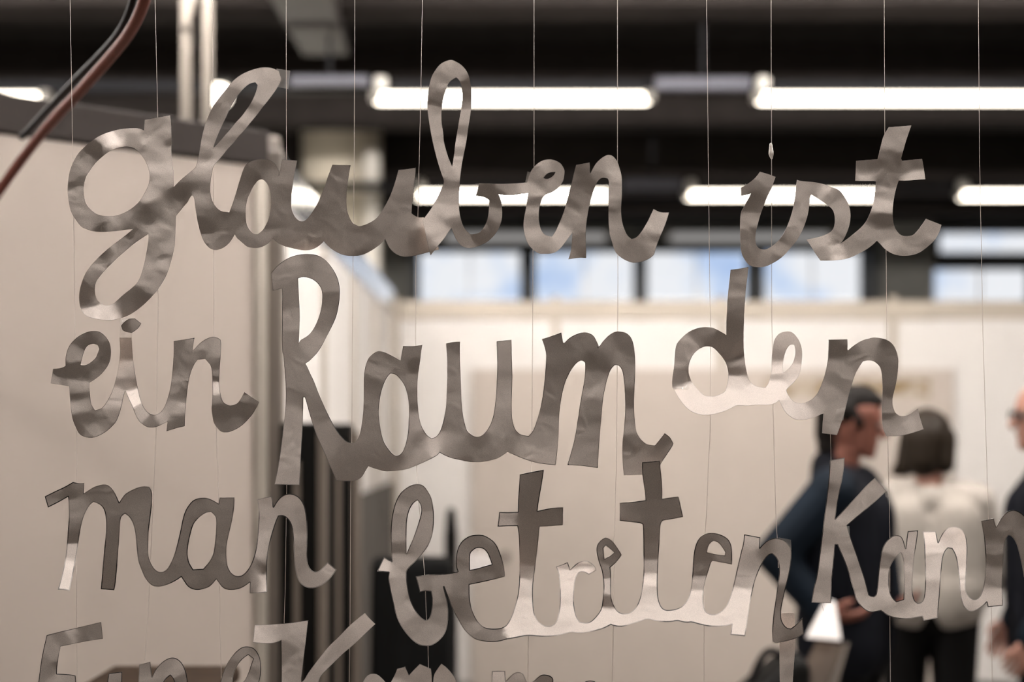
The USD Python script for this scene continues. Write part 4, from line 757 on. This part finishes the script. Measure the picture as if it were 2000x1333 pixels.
for ti, (pts, label) in enumerate(THREADS):
    p = np.array(pts, float)
    full = p[0, 1] <= 0
    yy = np.arange(p[0, 1], p[-1, 1] + 6, 6.0 if len(p) > 3 else 3.0); xx = np.interp(yy, p[:, 1], p[:, 0])
    q = np.c_[xx, yy]
    base = np.full(len(q), 3.0)
    nb_ = TREE.query_ball_point(q, 9.0)
    for i, l in enumerate(nb_):
        if l: base[i] = HIT[l, 2].max() + 2.0
    on = np.array([bool(l) for l in nb_])
    if on.any():
        base = np.interp(yy, yy[on], base[on])
    for _ in range(6): base = np.maximum(base, np.convolve(np.pad(base, 1, 'edge'), [.25, .5, .25], 'valid'))
    c = np.array([P(a, b, LY + dz * PX) for (a, b), dz in zip(q, base)])
    if full:
        c = np.vstack([[c[0, 0] - .004, c[0, 1], TOPZ], c])
        if p[-1, 1] >= 1300: c = np.vstack([c, c[-1] + (0.001, 0, -.12)])
    t = thing('hanging_thread', label, 'thread')
    part(t, 'thread_strand', tube(c, .00047, 6), 'thread', True)
    if 'glue' in label:
        g = blob([(P(1505.5, 282, LY), .0022, P(1506, 300, LY), .0042), (P(1506, 300, LY), .0042, P(1507, 309, LY), .002)], .002, 2)
        part(t, 'glue_glob', g, 'tape_glob', True)
# ---------------------------------------------------------------- people
def hand(wrist, dirv, palmn, s=1.0, curl=.5):
    """Bones of a hand: palm, four unequal bent fingers and a thumb from the palm's side."""
    d = np.array(dirv, float); d /= np.linalg.norm(d); n = np.array(palmn, float); n -= d * (n @ d); n /= np.linalg.norm(n); side = np.cross(d, n)
    w = np.array(wrist, float); b = []
    k0 = [w + d * .085 * s + side * x * s for x in (-.030, -.010, .010, .029)]
    for q in k0: b.append((w + d * .01 * s, .021 * s, q, .0125 * s))
    for q, L in zip(k0, (.062, .078, .083, .074)):
        a, p, dr = 0.0, q, d
        for seg, rr in ((.45, .0088), (.32, .0080), (.23, .0070)):
            a += curl * .75; dr = d * math.cos(a) + n * math.sin(a); p2 = p + dr * L * seg * s
            b.append((p, (rr + .0006) * s, p2, rr * s)); p = p2
    t0 = w + d * .03 * s + side * .030 * s; t1 = t0 + (d * .6 + side * .55 + n * .45) * .045 * s; t2 = t1 + (d * .85 + n * .5) * .032 * s
    b += [(w + d * .02 * s, .018 * s, t0, .013 * s), (t0, .0125 * s, t1, .0105 * s), (t1, .0105 * s, t2, .0085 * s)]
    return b

def head_bones(c, yaw, pitch=0.0, s=1.0):
    """Skull, jaw, brow, nose, lips, ears; c is the head's centre, yaw the heading of the face (degrees, 0 = +x)."""
    a, pt = math.radians(yaw), math.radians(pitch)
    f = np.array([math.cos(a) * math.cos(pt), math.sin(a) * math.cos(pt), math.sin(pt)]); r = np.array([math.sin(a), -math.cos(a), 0]); u = np.cross(r, f)
    q = lambda x, y, z: np.array(c) + (f * x + r * y + u * z) * s
    b = [(q(-.025, 0, .035), .083 * s, q(.018, 0, .04), .076 * s), (q(.03, 0, .03), .068 * s, q(.04, 0, -.06), .047 * s), (q(.03, 0, -.05), .05 * s, q(.066, 0, -.093), .026 * s),
         (q(-.02, 0, -.03), .068 * s, q(-.02, 0, .03), .078 * s), (q(.082, 0, .012), .013 * s, q(.108, 0, -.028), .0155 * s), (q(.078, -.03, .024), .017 * s, q(.078, .03, .024), .017 * s),
         (q(.083, -.016, -.055), .011 * s, q(.083, .016, -.055), .011 * s), (q(.080, -.014, -.066), .011 * s, q(.080, .014, -.066), .011 * s)]
    for sd in (-1, 1): b.append((q(-.005, sd * .078, .022), .014 * s, q(-.002, sd * .076, -.022), .010 * s))
    return b, q, f, r, u

def person(label, pos, yaw, hgt, arms, headyaw, skin_m, hair_fn, top_m, leg_m, top_r=1.0, sleeve_m=None, headpitch=0, lean=0.0, face=True, headoff=(0, 0, 0), hip=1.0, hem=.86, collar=0):
    """arms: for left and right ((elbow), (wrist), hand direction, palm normal) in body space: x forward, y left, z up (metres, for 1.75 m)."""
    k = hgt / 1.75
    t = thing('person', label, 'person', (pos[0], pos[1], 0), yaw)
    J = lambda x, y, z: np.array([x + lean * max(0, z - .9), y, z]) * k
    hc = J(*(np.array([.03, 0, 1.635]) + headoff))
    hb, q, f, r, u = head_bones(hc, headyaw - yaw, headpitch, k)
    neck0 = J(-.02, 0, 1.43)
    body = hb + [(neck0, .058 * k, hc + np.array([-.02, 0, -.05]) * k, .055 * k), (J(0, 0, 1.38), .085 * k, J(0, 0, 1.05), .105 * k), (J(0, .12, 1.40), .055 * k, J(0, -.12, 1.40), .055 * k), (J(0, .07, .95), .10 * k, J(0, -.07, .95), .10 * k), (J(0, 0, 1.05), .10 * k, J(0, 0, .95), .11 * k)]
    jk = [(J(0, .15, 1.40), .075 * k * top_r, J(0, -.15, 1.40), .075 * k * top_r), (J(.0, .10, 1.33), .115 * k * top_r, J(0, .09, 1.0), .118 * k * top_r), (J(0, -.10, 1.33), .115 * k * top_r, J(0, -.09, 1.0), .118 * k * top_r),
          (J(.03, .0, 1.3), .12 * k * top_r, J(0.02, 0, 1.0), .125 * k * top_r), (J(0, .08, .98), .125 * k * top_r, J(0, .09, hem), .128 * k * top_r * hip), (J(0, -.08, .98), .125 * k * top_r, J(0, -.09, hem), .128 * k * top_r * hip), (neck0, .062 * k, J(-.01, 0, 1.40), .09 * k)]
    if collar: jk += [(neck0 + np.array([-.03, 0, .05]) * k, collar * k, J(-.03, 0, 1.40), .10 * k)]
    sl = []
    hands = []
    for sd, (el, wr, hd, pn) in zip((1, -1), arms):
        sh = J(0, sd * .185, 1.395); e = J(*el); w = J(*wr)
        body += [(sh, .05 * k, e, .042 * k), (e, .04 * k, w, .029 * k)]
        hands += hand(w, hd, pn, k)
        sl.append([(J(0, sd * .15, 1.40), .07 * k * top_r, sh, .072 * k * top_r), (sh, .070 * k * top_r, e, .058 * k * top_r), (e, .058 * k * top_r, w, .044 * k * top_r)])
    legs, tr, shoes = [], [], []
    for sd in (1, -1):
        hp, kn, an = J(0, sd * .095, .92), J(.02, sd * .10, .49), J(-.02, sd * .10, .09)
        hp[0] = 0; kn[0] = .02 * k; an[0] = -.02 * k
        legs += [(hp, .08 * k, kn, .052 * k), (kn, .05 * k, an, .036 * k), (an, .036 * k, an + np.array([.12, 0, -.045]) * k, .03 * k)]
        tr += [(hp, .108 * k, kn, .078 * k), (kn, .078 * k, an + np.array([0, 0, .0]), .068 * k)]
        shoes.append([(an + np.array([-.03, 0, -.045]) * k, .043 * k, an + np.array([.15, 0, -.055]) * k, .033 * k)])
    body += legs
    base = blob(body + hands, .014, 5)
    part(t, 'body', base, skin_m, True)
    tr += [(J(0, .07, .95), .115 * k, J(0, -.07, .95), .115 * k)]
    part(t, 'trousers', blob(tr, .03, 6), leg_m, True)
    part(t, 'jacket', blob(jk, .03, 6), top_m, True)
    for s_ in sl: part(t, 'sleeve', blob(s_, .025, 5), sleeve_m or top_m, True)
    for s_ in shoes: part(t, 'shoe', blob(s_, .02, 4), 'shoe', True)
    hair_fn(t, q, k)
    if face:
        for sd in (-1, 1):
            e = trimesh.creation.icosphere(2, .0115 * k); e.apply_translation(q(.0815, sd * .031, .002)); part(t, 'eye', e, 'eye', True)
    return t, q, J, k

def clipz(bones): return bones
# the man with dark hair
def hair_man(t, q, k):
    b = [(q(-.045, 0, .05), .086 * k, q(.015, 0, .074), .070 * k), (q(-.065, 0, .03), .076 * k, q(-.08, 0, -.05), .052 * k), (q(.02, 0, .088), .05 * k, q(.07, 0, .088), .026 * k), (q(.05, -.03, .085), .028 * k, q(.05, .03, .085), .028 * k),
         (q(-.035, -.052, .045), .045 * k, q(.012, -.066, .005), .022 * k), (q(-.035, .052, .045), .045 * k, q(.012, .066, .005), .022 * k), (q(-.06, -.03, -.02), .055 * k, q(-.075, 0, -.09), .045 * k)]
    part(t, 'hair', blob(b, .011, 2), 'hair_dark', True)
p1 = P(1652, 850, 5.1)
man_arms = [((.06, .26, 1.12), (.14, .05, .99), (1, -.5, .1), (-.3, -.6, .8)), ((-.17, -.28, 1.18), (-.01, -.25, .985), (.9, .25, -.15), (0, .5, .8))]
t1, q1, J1, k1 = person('dark-haired person in a navy jacket, in profile, holding papers', (p1[0], 5.1), -28, 1.755, man_arms, -14, 'skin_ruddy', hair_man, 'navy', 'trouser_black', 1.22, 'sleeve_blue', headpitch=-8, collar=.075)
# the woman in the cream top, seen from behind
def hair_bob(t, q, k):
    b = [(q(-.03, 0, .05), .095 * k, q(.02, 0, .06), .085 * k), (q(-.055, 0, .02), .092 * k, q(-.065, 0, -.075), .072 * k), (q(-.02, -.055, .02), .062 * k, q(-.03, -.085, -.10), .042 * k), (q(-.02, .055, .02), .062 * k, q(-.03, .075, -.085), .042 * k), (q(-.03, -.085, -.10), .04 * k, q(-.035, -.115, -.115), .026 * k), (q(-.06, .03, -.07), .05 * k, q(-.06, -.03, -.08), .05 * k)]
    part(t, 'hair', blob(b, .016, 4), 'hair_brown', True)
p2 = P(1800, 850, 5.6)
wom_arms = [((.04, .27, 1.10), (.16, .22, .92), (.6, .0, -.8), (.4, -.8, 0)), ((.05, -.27, 1.10), (.2, -.2, .97), (.8, .3, -.3), (0, .8, .3))]
t2, q2, J2, k2 = person('person with a dark bob and a cream top, seen from behind', (p2[0] + .03, 5.6), 78, 1.675, wom_arms, 58, 'skin', hair_bob, 'cream_knit', 'trouser_black', 1.12, headpitch=-6, hem=1.05)
# the man with glasses at the right edge
def hair_bald(t, q, k):
    b = [(q(-.07, -.045, .0), .05 * k, q(-.07, .045, .0), .05 * k), (q(-.055, -.062, .01), .03 * k, q(-.01, -.074, .012), .017 * k), (q(-.055, .062, .01), .03 * k, q(-.01, .074, .012), .017 * k)]
    part(t, 'hair', blob(b, .014, 4), 'hair_brown', True)
    fr = []
    for sd in (-1, 1):
        a = np.linspace(0, 2 * np.pi, 24)
        fr.append(tube([q(.104, sd * .034 + .024 * math.cos(x), .004 + .018 * math.sin(x)) for x in a], .0035 * k, 8, False))
        fr.append(tube([q(.102, sd * .058, .008), q(.05, sd * .082, .01), q(-.005, sd * .086, .006)], .003 * k, 8))
    fr.append(tube([q(.106, -.012, .008), q(.108, 0, .010), q(.106, .012, .008)], .003 * k, 8))
    part(t, 'glasses', cat(*fr), 'glasses', True)
p3 = P(2058, 850, 5.0)
m3_arms = [((-.03, .26, 1.12), (.10, .22, .90), (.5, 0, -.85), (0, -1, 0)), ((-.03, -.26, 1.12), (.10, -.24, .90), (.5, 0, -.85), (0, 1, 0))]
t3, q3, J3, k3 = person('balding person with glasses in a dark jacket, cut off by the right edge', (p3[0] + .0, 5.0), 168, 1.78, m3_arms, 176, 'skin', hair_bald, 'navy', 'trouser_black', 1.15, 'sleeve_blue')

def world(t, J, k, pos, yaw, loc):
    v = np.array(J(*loc)); a = math.radians(yaw)
    return np.array([pos[0] + v[0] * math.cos(a) - v[1] * math.sin(a), pos[1] + v[0] * math.sin(a) + v[1] * math.cos(a), v[2]])
# papers and folder held by the man
def sheet_quad(pts, th=.003):
    p = np.array(pts, float); n = np.cross(p[1] - p[0], p[3] - p[0]); n = n / np.linalg.norm(n) * th
    return m3.Manifold.hull_points([list(map(float, x)) for x in np.vstack([p, p + n])])
pp = thing('paper_sheet', 'white paper sheet held up by the dark-haired person', 'paper', (0, 0, 0))
part(pp, 'sheet', sheet_quad([P(1574, 1246, 4.72), P(1642, 1252, 4.74), P(1630, 1176, 4.80), P(1612, 1174, 4.795)]), 'paper_white', False)
fo = thing('folder', 'brown folder with pale edge, under the white sheet of the dark-haired person', 'folder', (0, 0, 0))
part(fo, 'cover', sheet_quad([P(1556, 1330, 4.74), P(1612, 1350, 4.73), P(1646, 1262, 4.80), P(1594, 1256, 4.81)], .012), 'folder_brown', False)
part(fo, 'edge', sheet_quad([P(1614, 1350, 4.73), P(1630, 1350, 4.735), P(1656, 1256, 4.80), P(1648, 1260, 4.795)], .012), 'board_edge', False)
bg = thing('large_bag', 'large black bag standing low, left of the dark-haired person', 'bag', (xat(1490, 4.55), 4.55, 0))
def hullb(pts): return m3.Manifold.batch_hull([m3.Manifold.sphere(r, 16).translate([x, y, z]) for x, y, z, r in pts])
part(bg, 'bag_body', hullb([(sx * .10, sy, .06, .05) for sx in (-1, 1) for sy in (-.1, .1)] + [(-.09, sy, .70, .05) for sy in (-.09, .09)] + [(.09, sy, .86, .045) for sy in (-.08, .08)]), 'bag_black', True)
part(bg, 'front_pocket', hullb([(sx * .07, -.135, z, .03) for sx in (-1, 1) for z in (.14, .5)]), 'bag_black', True)
part(bg, 'handle', tube(smooth_curve([(-.05, 0, .77), (-.03, 0, .83), (.03, 0, .91), (.06, 0, .885)], 14), .012, 8), 'rubber_black', True)
